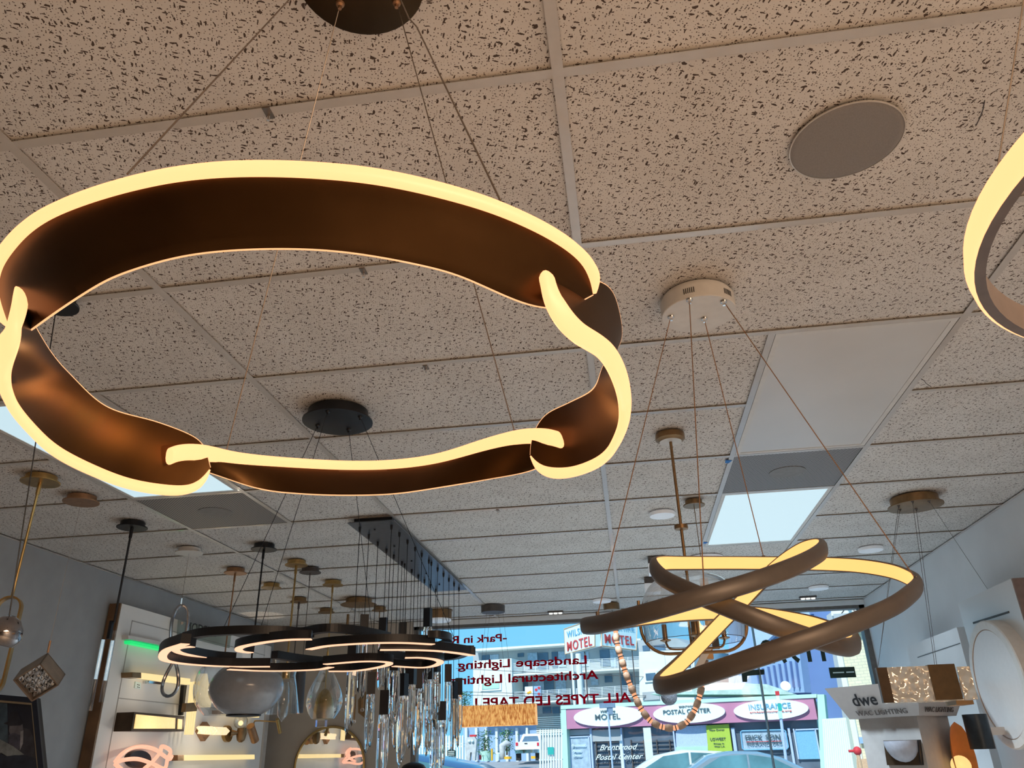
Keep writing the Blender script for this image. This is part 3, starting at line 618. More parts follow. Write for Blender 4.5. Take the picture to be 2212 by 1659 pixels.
# grey cylinder
x, y = -2.215, 5.371; zt = zat(x, y, 1418)
t = pend('cylinder_pendant', 'dark grey cylinder pendant on a thin wire beside the flared glass cone', x, y, .077, M['dark'], zt, .0025, M['dark'])
MB().disc([(11.5*mpp((x, y, 2.2)), 0), (12.5*mpp((x, y, 2.2)), zat(x, y, 1540)-zt)], (x-.01, y, zt), 28).build('shade', mat('graphite_shade', (.05, .052, .06), .6, 0), t, smooth=True, ang=.5)
x, y = -2.73, 6.432; zt = zat(x, y, 1430)
t = pend('rod_pendant', 'dark copper canopy with a straight grey rod and slim shade', x, y, .075, M['dbrass'], zt, .006, M['dark'])
MB().disc([(.03, 0), (.045, -.12)], (x, y, zt), 20).build('shade', M['dark'], t, smooth=True)
# teardrop
x, y = -2.216, 5.84; zt = zat(x, y, 1417)
t = pend('teardrop_pendant', 'clear teardrop glass pendant with a brass bell inside and a crystal cube at its tip', x, y, .078, M['brass'], zat(x, y, 1488), .005)
k_ = mpp((x, y, 2.1)); zb = zat(x, y, 1553); hgt = zt-zb; xo = x
MB().lathe(dens([(24*k_, 0), (34*k_, .12*hgt), (38.5*k_, .26*hgt), (35*k_, .42*hgt), (24*k_, .62*hgt), (11*k_, .82*hgt), (4*k_, .95*hgt), (3*k_, hgt)]), (xo, y, zb), 40).build('shade', M['shade'], t, smooth=True)
zi = zat(x, y, 1487)
MB().disc([(22*k_, zb-zi), (21.5*k_, (zb-zi)*.7), (19*k_, (zb-zi)*.42), (14*k_, (zb-zi)*.18), (6*k_, (zb-zi)*.04), (2*k_, 0)], (xo, y, zi), 32).build('bell', M['brass'], t, smooth=True)
MB().cyl((x, y, zt+.03), (x, y, zt), .009, 12).build('collar', M['brass'], t); MB().box((x-.01, y, zb-.03), (.07, .05, .045)).build('crystal', M['crystal'], t)
# wide bronze canopy cluster
x, y = -2.265, 6.619
t = thing('cluster_pendant', 'wide gold canopy cluster with slim bronze rods, glass ball tips and a bronze half shade', 'pendant light', (x, y, ZC), GP); canopy(t, x, y, .155, M['dbrass'], .05, .72)
for px_, y0, y1, r_ in ((752, 1327, 1372, .012), (786, 1470, 1530, .012), (768, 1500, 1555, .008)):
    q = ony(px_, y0, y); zz = zat(q.x, y, y1); cable(t, (x+(q.x-x)*.4, y, ZC-.05), (q.x, y, q.z), .0012); MB().cyl((q.x, y, q.z), (q.x, y, zz), r_, 12).build('rod', M['dbrass'], t, smooth=True); MB().ball((q.x, y, zz-.012), .016, 14).build('glass_ball', M['crystal'], t, smooth=True)
q = ony(790, 1524, y+.1); k_ = mpp(q)
MB().prism([q+V((u*k_, 0, v_*k_)) for u, v_ in ((-18, 12), (-4, 28), (16, 26), (18, -30), (2, -27), (-16, -14))], (0, .03, 0)).build('shade', M['dbrass'], t)
for x, y, r, lab, y1 in ((-2.701, 7.005, .075, 'small dark canopy with two hair-thin wires near the front corner', 1450), (-2.211, 7.054, .07, 'small brass canopy behind the crystal fixture cords', 1440)):
    zt = zat(x, y, y1); t = pend('wire_pendant', lab, x, y, r, M['dbrass'], zt, .003, wire=(r > .072)); MB().disc([(.01, 0), (.04, -.03), (.045, -.09)], (x, y, zt), 20).build('shade', M['dbrass'], t, smooth=True)

# ------------------------------------------------------------------ lantern with the glass oval, centre right
x, y = .268, 3.25
t = thing('lantern_chandelier', 'bronze lantern with a rounded frame, clear glass oval and candle arms on a long rod', 'chandelier', (x, y, ZC))
MB().disc([(.062, 0), (.064, -.01), (.064, -.026), (.056, -.03), (.05, -.034)], (x, y, ZC), 32).build('canopy', M['dbrass'], t, smooth=True, ang=.5)
MB().disc([(.048, 0), (.048, -.002)], (x, y, ZC-.0345), 28).build('cover_plate', M['white'], t)
zk = zat(x, y, 1139)
MB().cyl((x, y, ZC-.03), (x, y, zat(x, y, 1262)), .0065, 12).build('rod', M['dbrass'], t, smooth=True); MB().disc([(.01, .012), (.028, .008), (.028, -.008), (.01, -.012)], (x, y, zk), 24).build('rod_joint', M['dbrass'], t, smooth=True, ang=.5)
zt, zb = zat(x, y, 1262), zat(x, y, 1424); k_ = mpp((x, y, 2.0)); a_ = 112*k_; rr = 55*k_; zlo = zat(x, y, 1410)
def uframe(u):
    pts = [V((x, y, zat(x, y, 1292)))-u*a_]
    for i in range(9): a = PI+PI/2*i/8; pts.append(V((x, y, zlo+rr))+u*(-(a_-rr)+rr*math.cos(a))+V((0, 0, rr*math.sin(a))))
    for i in range(9): a = -PI/2+PI/2*i/8; pts.append(V((x, y, zlo+rr))+u*((a_-rr)+rr*math.cos(a))+V((0, 0, rr*math.sin(a))))
    pts.append(V((x, y, zat(x, y, 1292)))+u*a_); return pts
MB().tube(uframe(V((1, 0, 0))), .0065, 10).build('frame', M['dbrass'], t, smooth=True)
MB().tube(uframe(V((0, 1, 0))), .0055, 10).build('frame', M['dbrass'], t, smooth=True)
zg1, zg0 = zat(x, y, 1240), zat(x, y, 1385); MB().lathe(dens([(a_*.93, 0), (a_*.97, (zg1-zg0)*.35), (a_*.93, (zg1-zg0)*.62), (a_*.7, (zg1-zg0)*.88), (a_*.3, zg1-zg0)]), (x, y, zg0), 48).build('shade', M['shade'], t, smooth=True)
MB().tube([V((x+a_*.93*math.cos(q), y+a_*.93*math.sin(q), zg0)) for q in [2*PI*i/48 for i in range(48)]], .0012, 5, closed=True).build('shade_rim', M['dark'], t)
MB().cyl((x, y, zt+.01), (x, y, zlo), .009, 12).build('stem', M['dbrass'], t, smooth=True)
for ang in (3.14, 0.0, 1.5, -1.6):
    u = V((math.cos(ang), math.sin(ang), 0)); c0 = V((x, y, zat(x, y, 1401))); e = c0+u*62*k_; zc_ = .028
    MB().tube(smooth_path([c0, c0+u*40*k_, c0+u*56*k_+V((0, 0, .006)), e+V((0, 0, zc_))], 5), .0042, 8).build('arm', M['dbrass'], t, smooth=True)
    s = e+V((0, 0, zc_)); MB().disc([(.006, 0), (.021, .006), (.021, .009), (.0095, .012), (.0095, .065), (.008, .068)], s, 16).build('candle_cup', M['dbrass'], t, smooth=True, ang=.5)
    MB().lathe(dens([(.007, .066), (.013, .085), (.011, .105), (.003, .125), (.0, .128)]), s, 14).build('bulb', M['shade'], t, smooth=True)
# bronze crystal pendant hanging just behind it
x, y = .33, 4.3; q = ony(1520, 1250, y); x = q.x
t = thing('column_pendant', 'bronze flat bar pendant with bubbled crystal block and a glowing bulb, behind the lantern', 'pendant light', (x, y, ZC)); canopy(t, x, y, .06, M['dbrass'])
cable(t, (x, y, ZC-.03), (x, y, q.z), .002, M['dbrass']); k_ = mpp(q)
z0, z1, z2, z3 = q.z, zat(x, y, 1352), zat(x, y, 1403), zat(x, y, 1424)
MB().bx(x-9*k_, x+8*k_, y-.02, y+.02, z1, z0).build('upper_bar', M['dbrass'], t); MB().bx(x-1*k_, x+13*k_, y-.03, y+.0, z2, z1).build('lower_bar', M['black'], t)
MB().box((x-18*k_, y, (z1+zat(x, y, 1392))/2), (24*k_, .05, 38*k_)).build('crystal_block', M['crystal'], t); MB().lathe(dens([(.001, -.05), (.02, -.03), (.03, .01), (.012, .05), (.01, .06)]), (x-24*k_, y, zat(x, y, 1366)), 18).build('bulb', M['bulb'], t, smooth=True)
MB().bx(x-30*k_, x-2*k_, y-.03, y+.03, z3, zat(x, y, 1398)).build('lamp_base', M['dbrass'], t)
MB().prism([ony(a, b, y-.05) for a, b in ((1520, 1404), (1537, 1402), (1512, 1452), (1495, 1452))], (0, .01, 0)).build('glass_fin', M['offpanel'], t)
# small square downlights further on
for px_, py_, lab in ((1418, 1206, 'small square bronze and white ceiling fixture left of the lantern rod'), (1408, 1250, 'smaller square bronze ceiling fixture beyond the lantern')):
    q = onz(px_, py_, ZC); t = thing('box_downlight', lab, 'ceiling light', (q.x, q.y, ZC), 'square box downlights'); hw_ = .062
    MB().bx(q.x-hw_, q.x+hw_, q.y-hw_, q.y+hw_, ZC-.045, ZC).build('body', M['dark'], t); MB().bx(q.x-hw_*1.05, q.x+hw_*.95, q.y-hw_, q.y+hw_, ZC-.115, ZC-.046).build('glass_block', RL, t)
for px_, py_, r, h_, lab, mt_ in ((1065, 1308, .11, .05, None, None), (948, 1338, .13, .05, 'round tan flush mount drum fixture with a white lens near the window corner', M['dbrass'])):
    if lab:
        q = onz(px_, 1334, ZC); yy = 7.4; q = V((ony(px_, 1345, yy).x, yy, ZC)); t = thing('drum_light', lab, 'ceiling light', (q.x, q.y, ZC)); MB().disc([(r, 0), (r, -.006), (r*.93, -.008), (r*.93, -h_-.03)], q, 36).build('drum', M['dbrass'], t, smooth=True, ang=.5); MB().disc([(r*.9, 0), (r*.9, -.012), (r*.8, -.02)], q+V((0, 0, -h_-.03)), 36).build('lens', RL, t, smooth=True)
q = V((ony(1320, 1330, 7.4).x, 7.4, ZC))
# amber linear fixture by the window
y = 7.3; cc = V((ony(1065, 1320, y).x, y, ZC))
t = thing('amber_bar_chandelier', 'long rectangular woven amber shade hanging on thin wires in front of the window', 'chandelier', cc)
MB().disc([(.11, 0), (.11, -.058), (.108, -.06)], cc, 36).build('canopy', M['dark'], t, smooth=True, ang=.5)
AM = bpy.data.materials.new('woven_amber'); AM.use_nodes = True; nt = AM.node_tree; B = nt.nodes['Principled BSDF']; B.inputs['Roughness'].default_value = .6
c = nt.nodes.new('ShaderNodeTexCoord'); mp = node('ShaderNodeMapping'); mp.inputs['Scale'].default_value = (1.7, 1.7, .35); nt.links.new(c.outputs['Object'], mp.inputs['Vector'])
vo = node('ShaderNodeTexNoise', Scale=75., Detail=3.); nt.links.new(mp.outputs[0], vo.inputs['Vector']); r2 = node('ShaderNodeValToRGB'); r2.color_ramp.elements[0].position = .38; r2.color_ramp.elements[1].position = .66
r2.color_ramp.elements[0].color = (.46, .16, .035, 1); r2.color_ramp.elements[1].color = (1, .56, .19, 1); nt.links.new(vo.outputs['Fac'], r2.inputs[0]); nt.links.new(r2.outputs[0], B.inputs['Base Color']); nt.links.new(r2.outputs[0], B.inputs['Emission Color']); B.inputs['Emission Strength'].default_value = .62
a = ony(1008, 1526, y); b = ony(1157, 1518, y); zt_, zb_ = ony(1080, 1523, y).z, ony(1080, 1568, y).z
bl, br = ony(960, 1540, y+.25).x, b.x; sh = MB()
x0, x1 = ony(975, 1540, y).x, b.x
sh.bx(x0, x1, y-.06, y-.054, zb_, zt_).bx(x0, x1, y+.10, y+.106, zb_, zt_).bx(x0, x0+.006, y-.054, y+.10, zb_, zt_).bx(x1-.006, x1, y-.054, y+.10, zb_, zt_).build('shade', AM, t)
MB().bx(x0+.006, x1-.006, y-.054, y+.10, zb_+.004, zb_+.01).build('diffuser', M['sconce'], t)
nc = MB()
for k in range(34): xx = x0+.01+(x1-x0-.02)*k/33; nc.ball((xx, y-.057, zt_+.004), .006, 6)
tag(nc.build('bead_trim', M['crystal'], t), kind='stuff')
for u, e in ((-.06, -.16), (-.03, -.12), (.05, .12), (.09, .18)): cable(t, cc+V((u, 0, -.06)), V((cc.x+e, y, zt_)), .0012, M['steel'])
# wooden bead chandelier
yb = 7.5; cc = V((ony(1322, 1328, yb).x, yb, ZC))
t = thing('bead_chandelier', 'loop of brown wooden beads with peach lights and dark rings hanging before the window', 'chandelier', cc)
MB().disc([(.075, 0), (.075, -.06)], cc, 28).build('canopy', M['dbrass'], t, smooth=True, ang=.5)
bp = smooth_path([ony(a, b, yb) for a, b in ((1327, 1335), (1330, 1365), (1334, 1395), (1343, 1425), (1351, 1452), (1361, 1479), (1372, 1505), (1385, 1532), (1403, 1555), (1425, 1569), (1455, 1573), (1480, 1563), (1497, 1541), (1508, 1515), (1515, 1487), (1520, 1460), (1523, 1433), (1524, 1400), (1520, 1350))], 12)
L = [0]
for a, b in zip(bp, bp[1:]): L.append(L[-1]+(b-a).length)
def at_len(s):
    for i in range(len(L)-1):
        if L[i+1] >= s: return bp[i].lerp(bp[i+1], (s-L[i])/max(1e-9, L[i+1]-L[i]))
    return bp[-1]
WB = mat('wooden_bead', (.36, .205, .125), .7, var=.2, scale=40); PG = glow('peach_bead_glow', (1, .42, .20), 1.0)
MB().tube([cc+V((0, 0, -.05))]+bp[:1], .002, 5).build('cord', M['dark'], t); MB().tube([bp[-1], cc+V((.8, 0, -.0))], .0015, 5).build('cord', M['dark'], t)
step = 28.3*mpp(ony(1400, 1500, yb)); s = .02; nb = int((L[-1]-.03)/step)
for i in range(nb):
    a, b = at_len(s), at_len(s+step*.60); c1, c2 = at_len(s+step*.60), at_len(s+step); md = at_len(s+step*.8)
    d_ = b-a; r_ = .031; MB().tube([a, a+d_*.08, a+d_*.5, b-d_*.08, b], [r_*.7, r_*.92, r_, r_*.92, r_*.7], 14).build('bead', WB, t, smooth=True, ang=1)
    MB().tube([c1, c1.lerp(c2, .5), c2], [r_*.68, r_*.74, r_*.68], 12).build('light_bead', PG, t, smooth=True, ang=1)
    dd = (c2-c1).normalized()*.004; MB().cyl(md-dd, md+dd, r_*.95, 14).build('ring', M['black'], t); s += step
# brown five-wire canopy and the crystal bar light
x, y = 1.687, 4.541
t = thing('crystal_bar_light', 'rectangular light with hammered glass sides and bronze ends hung on thin wires at the right', 'chandelier', (x, y, ZC)); canopy(t, x, y, .147, M['dbrass'], .05, .86)
ya = 4.35
fa = [ony(a, b, ya) for a, b in ((1893, 1449), (2095, 1428), (2098, 1508), (1905, 1522))]
X0, X1 = ony(1900, 1480, ya).x, ony(2088, 1470, ya).x; ZT, ZB = (fa[0].z+fa[1].z)/2, (fa[2].z+fa[3].z)/2
HG = bpy.data.materials.new('hammered_glass'); HG.use_nodes = True; nt = HG.node_tree; B = nt.nodes['Principled BSDF']; B.inputs['Roughness'].default_value = .12; B.inputs['Base Color'].default_value = (.62, .57, .50, 1)
c = nt.nodes.new('ShaderNodeTexCoord'); vo = node('ShaderNodeTexVoronoi', Scale=30., Randomness=1.); nt.links.new(c.outputs['Object'], vo.inputs['Vector']); vo.feature = 'SMOOTH_F1'
bp_ = node('ShaderNodeBump', Strength=1., Distance=.02); nt.links.new(vo.outputs['Distance'], bp_.inputs['Height']); nt.links.new(bp_.outputs[0], B.inputs['Normal']); B.inputs['Metallic'].default_value = .5; B.inputs['Emission Color'].default_value = (1, .78, .55, 1); B.inputs['Emission Strength'].default_value = .07
MB().bx(X0+.045, X1-.16, ya, ya+.012, ZB, ZT).build('glass_panel', HG, t); MB().bx(X1-.03, X1+.03, ya, ya+.012, ZB, ZT-.01).build('glass_panel', HG, t); MB().bx(X0+.045, X1-.02, ya+.012, ya+.13, ZB, ZB+.008).build('glass_base', HG, t)
MB().bx(X0, X0+.05, ya-.008, ya+.02, ZB, ZT).build('end_bracket', M['bronze2'], t); MB().bx(X1-.165, X1-.04, ya-.008, ya+.03, ZB+.004, ZT+.004).build('middle_bracket', mat('olive_bronze', (.095, .06, .028), .4, .6), t)
MB().bx(X1-.07, X1+.01, ya+.01, ya+.15, ZB-.02, ZB-.001).build('lower_bracket', M['dbrass'], t)
for (ax, ay), (ex, zz, dy) in (((1941, 1092), (X0+.01, ZT, 0)), ((1944, 1100), (X0+.04, ZT, .12)), ((1971, 1083), (X1-.13, ZT, 0)), ((1979, 1099), (X1-.08, ZT, .12)), ((2007, 1082), (2.19, onx(2133, 1272, 2.19).z, onx(2133, 1272, 2.19).y-ya))):
    p = onz(ax, ay, ZC-.052); ferrule(t, p, M['dark'], .006, .012); cable(t, p, (ex, ya+dy, zz), .0012, M['dark'])
# white hoop fixture at the right edge
t = thing('hoop_chandelier', 'round hoop chandelier with glowing outer face and grey rim, cut by the right edge', 'chandelier', (.735, .640, ZC)); hx, hy, hz, hr = .735, .640, 2.0, .358
canopy(t, hx, hy, .08, M['white'], .03)
MB().lathe([(hr-.002, .0), (hr+.001, .002), (hr+.003, .016), (hr, .03), (hr-.01, .033), (hr-.01, .0), (hr-.002, 0)], (hx, hy, hz), 96).build('light_strip', M['strip'], t, smooth=True, ang=.9)
MB().lathe([(hr-.003, -.001), (hr-.014, -.001), (hr-.016, .036), (hr-.011, .036), (hr-.011, .0)], (hx, hy, hz), 96).build('frame', mat('hoop_grey', (.16, .13, .12), .45, .3), t, smooth=True, ang=.5)
for k in range(3): a = .5+2.1*k; cable(t, (hx+.05*math.cos(a), hy+.05*math.sin(a), ZC-.03), (hx+(hr-.013)*math.cos(a), hy+(hr-.013)*math.sin(a), hz+.034), .001)
# silver ball ornament and bulbs far below
x, y = 0, 6.6; q = ony(1445, 1505, y); t = thing('mesh_ball', 'grey beaded wire ball hanging in front of the window, inside the bead loop', 'ornament', q)
MB().ball(q, 17.5*mpp(q), 24).build('ball', mat('beaded_silver', (.22, .24, .28), .5, .3, var=.6, scale=160, bump=1.), t, smooth=True); cable(t, q+V((0, 0, 16*mpp(q))), (q.x, q.y, ZC), .0008)
for px_, py_, lab in ((943, 1602, 'small clear glass bulb with an amber glint, upper of two below the crystals'), (946, 1644, 'wider clear glass jar with an amber glint, lower of two below the crystals')):
    q = ony(px_, py_, 6.7 if py_ < 1620 else 7.15); k_ = mpp(q); r_ = 8*k_ if py_ < 1620 else 12*k_
    t = thing('glass_jar_light', lab, 'pendant light', q, 'glass jar lights below the crystals'); MB().lathe(dens([(r_*.7, -r_*1.6), (r_, -r_), (r_, r_*.6), (r_*.5, r_*1.2), (r_*.4, r_*1.5)]), q, 24).build('jar', M['shade'], t, smooth=True); MB().ball(q, r_*.28, 12).build('bulb', M['bulb'], t, smooth=True)
    cable(t, q+V((0, 0, r_*1.4)), (q.x, q.y, ZC), .0007)
q = ony(893, 1662, 6.2); k_ = mpp(q); t = thing('dome_shade', 'black dome lamp top just rising over the bottom edge left of the window', 'lamp', (q.x, q.y, q.z-.5))
MB().disc([(30*k_, -.03), (29*k_, 0), (22*k_, .03), (10*k_, .046), (0, .05)], q, 28).build('shade', M['black'], t, smooth=True); MB().cyl(q, (q.x, q.y, q.z-.5), .012, 12).build('stem', M['black'], t); MB().disc([(.12, 0), (.12, .02), (.02, .03)], (q.x, q.y, q.z-.5), 24).build('base', M['black'], t)

# ================================================================== the street outside
OM = dict(
    asphalt=mat('asphalt', (.30, .31, .33), .9, var=.1, scale=2), walk=mat('concrete_walk', (.78, .78, .76), .9, var=.08, scale=2), grey=mat('grey_stucco', (.36, .40, .42), .9, var=.06, scale=1.5),
    cream=mat('white_stucco', (.66, .72, .70), .9, var=.04, scale=2), mint=mat('mint_trim', (.42, .66, .56), .8, var=.05, scale=2), pinkf=mat('pink_fascia', (.46, .20, .32), .8, var=.06, scale=1),
    sign=mat('white_sign_face', (.72, .86, .86), .5, var=.02), ink=mat('sign_ink', (.06, .10, .12), .7), redink=mat('red_sign_paint', (.55, .05, .05), .7), bluei=mat('blue_sign_paint', (.16, .40, .62), .7),
    win=mat('street_window', (.07, .13, .20), .15, var=.3, scale=.8), curtain=mat('pale_curtain', (.32, .44, .55), .8, var=.2, scale=6), rail=mat('white_railing', (.62, .68, .72), .6), blueb=mat('blue_render', (.13, .22, .44), .9, var=.08, scale=.4),
    bluel=mat('light_blue_render', (.26, .40, .60), .9, var=.1, scale=.5), wframe=mat('pale_blue_frame', (.38, .50, .70), .6), store=mat('storefront_interior', (.09, .13, .18), .5, var=.35, scale=.8), lime=mat('lime_poster', (.34, .50, .06), .7, var=.05),
    mintw=mat('mint_wall', (.38, .60, .50), .9, var=.05, scale=1), shed=mat('white_shed', (.72, .84, .82), .8, var=.03), shing=mat('roof_shingle', (.40, .52, .50), .9, var=.25, scale=3), leaf=mat('leaf_green', (.08, .20, .06), .8, var=.5, scale=3),
    silver=mat('silver_car_paint', (.36, .42, .46), .25, .5, var=.02, coat=.6), cwhite=mat('white_car_paint', (.75, .77, .78), .3, var=.02, coat=.6), cblue=mat('blue_car_paint', (.05, .10, .22), .25, .3, var=.02, coat=.6), cglass=mat('car_glass', (.10, .24, .28), .08, var=.3, scale=2),
    tyre=mat('rubber', (.02, .02, .02), .8), rlight=mat('red_tail_lamp', (.6, .02, .05), .3), teal=mat('teal_sign', (.02, .38, .34), .7), yel=mat('yellow_paint', (.8, .42, .02), .7), redp=mat('red_paint', (.55, .03, .04), .6), stone=mat('pale_stone', (.5, .52, .52), .9, var=.2, scale=5),
    wood2=mat('planter', (.18, .10, .06), .8), peach=mat('peach_trim', (.55, .36, .22), .8))
BK = bpy.data.materials.new('pale_brick'); BK.use_nodes = True; nt = BK.node_tree; B = nt.nodes['Principled BSDF']; B.inputs['Roughness'].default_value = .9
c = nt.nodes.new('ShaderNodeTexCoord'); mp = node('ShaderNodeMapping'); mp.inputs['Rotation'].default_value = (PI/2, 0, 0); nt.links.new(c.outputs['Object'], mp.inputs['Vector'])
br = node('ShaderNodeTexBrick', Scale=2.6); br.inputs['Color1'].default_value = (.70, .66, .46, 1); br.inputs['Color2'].default_value = (.64, .61, .43, 1); br.inputs['Mortar'].default_value = (.48, .47, .36, 1); nt.links.new(mp.outputs[0], br.inputs['Vector']); nt.links.new(br.outputs[0], B.inputs['Base Color'])
class Plane:
    """a vertical facade standing in the street, given by two of its points"""
    def __init__(s, x0, Y0, x1, Y1, yref=1600):
        a, b = ony(x0, yref, Y0), ony(x1, yref, Y1); s.a = V((a.x, a.y, 0)); s.u = V((b.x-a.x, b.y-a.y, 0)).normalized(); s.n = V((s.u.y, -s.u.x, 0))
        if s.n.y > 0: s.n = -s.n
    def __call__(s, x, y, off=0):
        d = ray(x, y); t = (s.a+s.n*off-CAM).dot(s.n)/d.dot(s.n); return CAM+d*t
    def poly(s, mb, pts, front, back): return mb.prism([s(x, y, front) for x, y in pts], s.n*(back-front))
    def rect(s, mb, x0, y0, x1, y1, front=.0, back=-.2):
        xm, ym = (x0+x1)/2, (y0+y1)/2; L_, R_, T_, B__ = s(x0, ym, front), s(x1, ym, front), s(xm, y0, front), s(xm, y1, front)
        return mb.prism([V((L_.x, L_.y, T_.z)), V((R_.x, R_.y, T_.z)), V((R_.x, R_.y, B__.z)), V((L_.x, L_.y, B__.z))], s.n*(back-front))
    def oval(s, mb, cx, cy, rx, ry, front, back):
        c0 = s(cx, cy, front); k = mpp(c0); return mb.prism([c0+s.u*(rx*k*math.cos(2*PI*i/40))+V((0, 0, ry*k*math.sin(2*PI*i/40))) for i in range(40)], s.n*(back-front))
    def write(s, body, x0, y0, x1, y1, h, mt, t, off=.03, **kw): p = s(x0, y0, off); q = s(x1, y1, off); q.z = p.z = (p.z+q.z)/2; return text(body, p, q, h*mpp(p), mt, t, nrm=s.n, depth=.02, **kw)
st = MB(); st.add([(-70, 8.2, .02), (70, 8.2, .02), (70, 38, .05), (-70, 38, .05), (-70, 56, 1.12), (70, 56, 1.12), (70, 110, 1.6), (-70, 110, 1.6)], [(0, 1, 2, 3), (3, 2, 5, 4), (4, 5, 6, 7)])
struct('ground', st, OM['asphalt'])
struct('sidewalk', MB().bx(-40, 40, 8.2, 11, .021, .12), OM['walk'])
# --- strip mall
A = Plane(1213, 37.5, 1765, 34)
o0 = A(1490, 1590); t = thing('shop_building', 'low mint and pink shop building with three oval signs across the street', 'building', (o0.x, o0.y, .05))
b = MB(); A.rect(b, 1213, 1526, 1767, 1668, -.5, -5); b.build('walls', OM['mintw'], t)
b = MB(); A.poly(b, [(1211, 1524), (1764, 1499), (1764, 1507), (1211, 1532)], .15, -.5); b.build('parapet', OM['mint'], t)
b = MB(); A.poly(b, [(1221, 1532), (1757, 1507), (1766, 1554), (1222, 1575)], .1, -.5); b.build('fascia', OM['pinkf'], t)
for x0, x1, yy in ((1211, 1222, 0), (1765, 1790, 1)):
    b = MB(); A.poly(b, [(x0, 1526 if not yy else 1500), (x1-(10 if yy else 0), 1526 if not yy else 1500), (x1+6, 1668), (x0+(8 if yy else 6), 1668)], .12, -.5); b.build('pillar', OM['mint'], t)
b = MB(); A.poly(b, [(1224, 1575), (1763, 1554), (1777, 1668), (1226, 1668)], -.3, -.5); b.build('shop_window', OM['store'], t)
for a_ in ((1225, 1576, 1277, 1588), (1279, 1576, 1345, 1601)): b = MB(); A.rect(b, *a_, -.2, -.31); b.build('transom', OM['grey'], t)
b = MB(); A.poly(b, [(1459, 1570), (1527, 1566), (1529, 1614), (1461, 1614)], -.2, -.31); b.build('wall_panel', OM['wframe'], t); b = MB(); A.poly(b, [(1460, 1614), (1529, 1612), (1531, 1668), (1463, 1668)], -.15, -.31); b.build('wall_panel', OM['mintw'], t)
for a_ in ((1229, 1590, 1275, 1660), (1718, 1574, 1768, 1640)):
    b = MB(); x0, y0, x1, y1 = a_
    for q in ((x0, y0, x1, y0+3), (x0, y0, x0+3, y1), (x1-3, y0, x1, y1)): A.rect(b, *q, -.15, -.3)
    fo = b.build('shop_door', OM['wframe'], t); b = MB(); A.rect(b, x0+3, y0+3, x1-3, y1, -.2, -.29); b.build('door_glass', OM['bluei'] if x0 > 1600 else OM['curtain'], fo)
for x0, x1 in ((1276, 1280), (1343, 1346), (1457, 1460), (1585, 1592), (1708, 1713)): b = MB(); A.rect(b, x0, 1572, x1, 1664, -.14, -.3); b.build('mullion', OM['wframe'], t)
b = MB()
for k in range(7): A.rect(b, 1285, 1603+k*9, 1344, 1604.2+k*9, -.2, -.26)
for k in range(3): A.rect(b, 1288+k*27, 1601, 1290+k*27, 1664, -.2, -.26)
b.build('window_grille', M['dark'], t); b = MB()
for k in range(7): A.rect(b, 1364, 1601+k*9, 1455, 1602.2+k*9, -.2, -.26)
for k in range(4): A.rect(b, 1364+k*28, 1598, 1366+k*28, 1664, -.2, -.26)
b.build('window_grille', M['dark'], t)
for (cx0, cy0), wr in (((1312, 1547), [('MOTEL', 1286, 1555, 1340, 1553, 11, 'ink', 0), ('Wilshire', 1298, 1540, 1329, 1538.5, 5.5, 'ink', .4)]),
        ((1487, 1540), [('POSTAL CENTER', 1433, 1543, 1535, 1539, 8.5, 'ink', 0), ('BRENTWOOD', 1467, 1529, 1505, 1527.5, 4, 'ink', 0)]), ((1664, 1533), [('INSURANCE', 1618, 1533, 1709, 1529, 10.5, 'bluei', 0), ('ericksoninsurance.org', 1620, 1541, 1710, 1536.5, 3.4, 'redink', 0)])):
    b = MB(); A.oval(b, cx0, cy0, 79, 20, .22, .1); so = b.build('oval_sign', OM['sign'], t)
    for bd, x0, y0, x1, y1, h, mt, it in wr: A.write(bd, x0, y0, x1, y1, h, OM[mt], so, off=.24, italic=it, thick=.008)
b = MB(); A.poly(b, [(1525, 1567), (1574, 1564), (1582, 1622), (1530, 1624)], -.1, -.2); po = b.build('poster', OM['lime'], t)
for bd, x0, y0, x1, y1, h in (('New Owner', 1533, 1579, 1565, 1577.5, 3.6), ('LOWEST', 1535, 1600, 1568, 1598.5, 5.5), ('Prices in', 1542, 1608, 1564, 1607, 3), ('West L.A.', 1543, 1614, 1566, 1613, 3)): A.write(bd, x0, y0, x1, y1, h, OM['ink'], po, off=-.08)
b = MB(); pts = [(1600, 1581), (1603, 1579), (1692, 1576.5), (1697, 1579), (1703, 1614), (1700, 1618), (1608, 1620), (1604, 1617)]
b.tube([A(x, y, -.1) for x, y in pts], .03, 6, closed=True); fo = b.build('sign_outline', OM['bluei'], t)
b = MB(); A.poly(b, [(1601, 1581), (1697, 1578), (1702, 1617), (1606, 1619)], -.14, -.2); b.build('sign_backing', OM['curtain'], t)
A.write('ERICK', 1611, 1599, 1647, 1598, 10, OM['ink'], fo, off=-.08, thick=.01); A.write('SON', 1655, 1598, 1686, 1597, 10, OM['ink'], fo, off=-.08, thick=.01); A.write('INSURANCE.ORG', 1614, 1610, 1689, 1608, 6, OM['ink'], fo, off=-.08)
b = MB(); A.poly(b, [(1612, 1602), (1688, 1600), (1688, 1601.3), (1612, 1603.3)], -.08, -.1); b.build('red_rule', OM['redink'], fo)
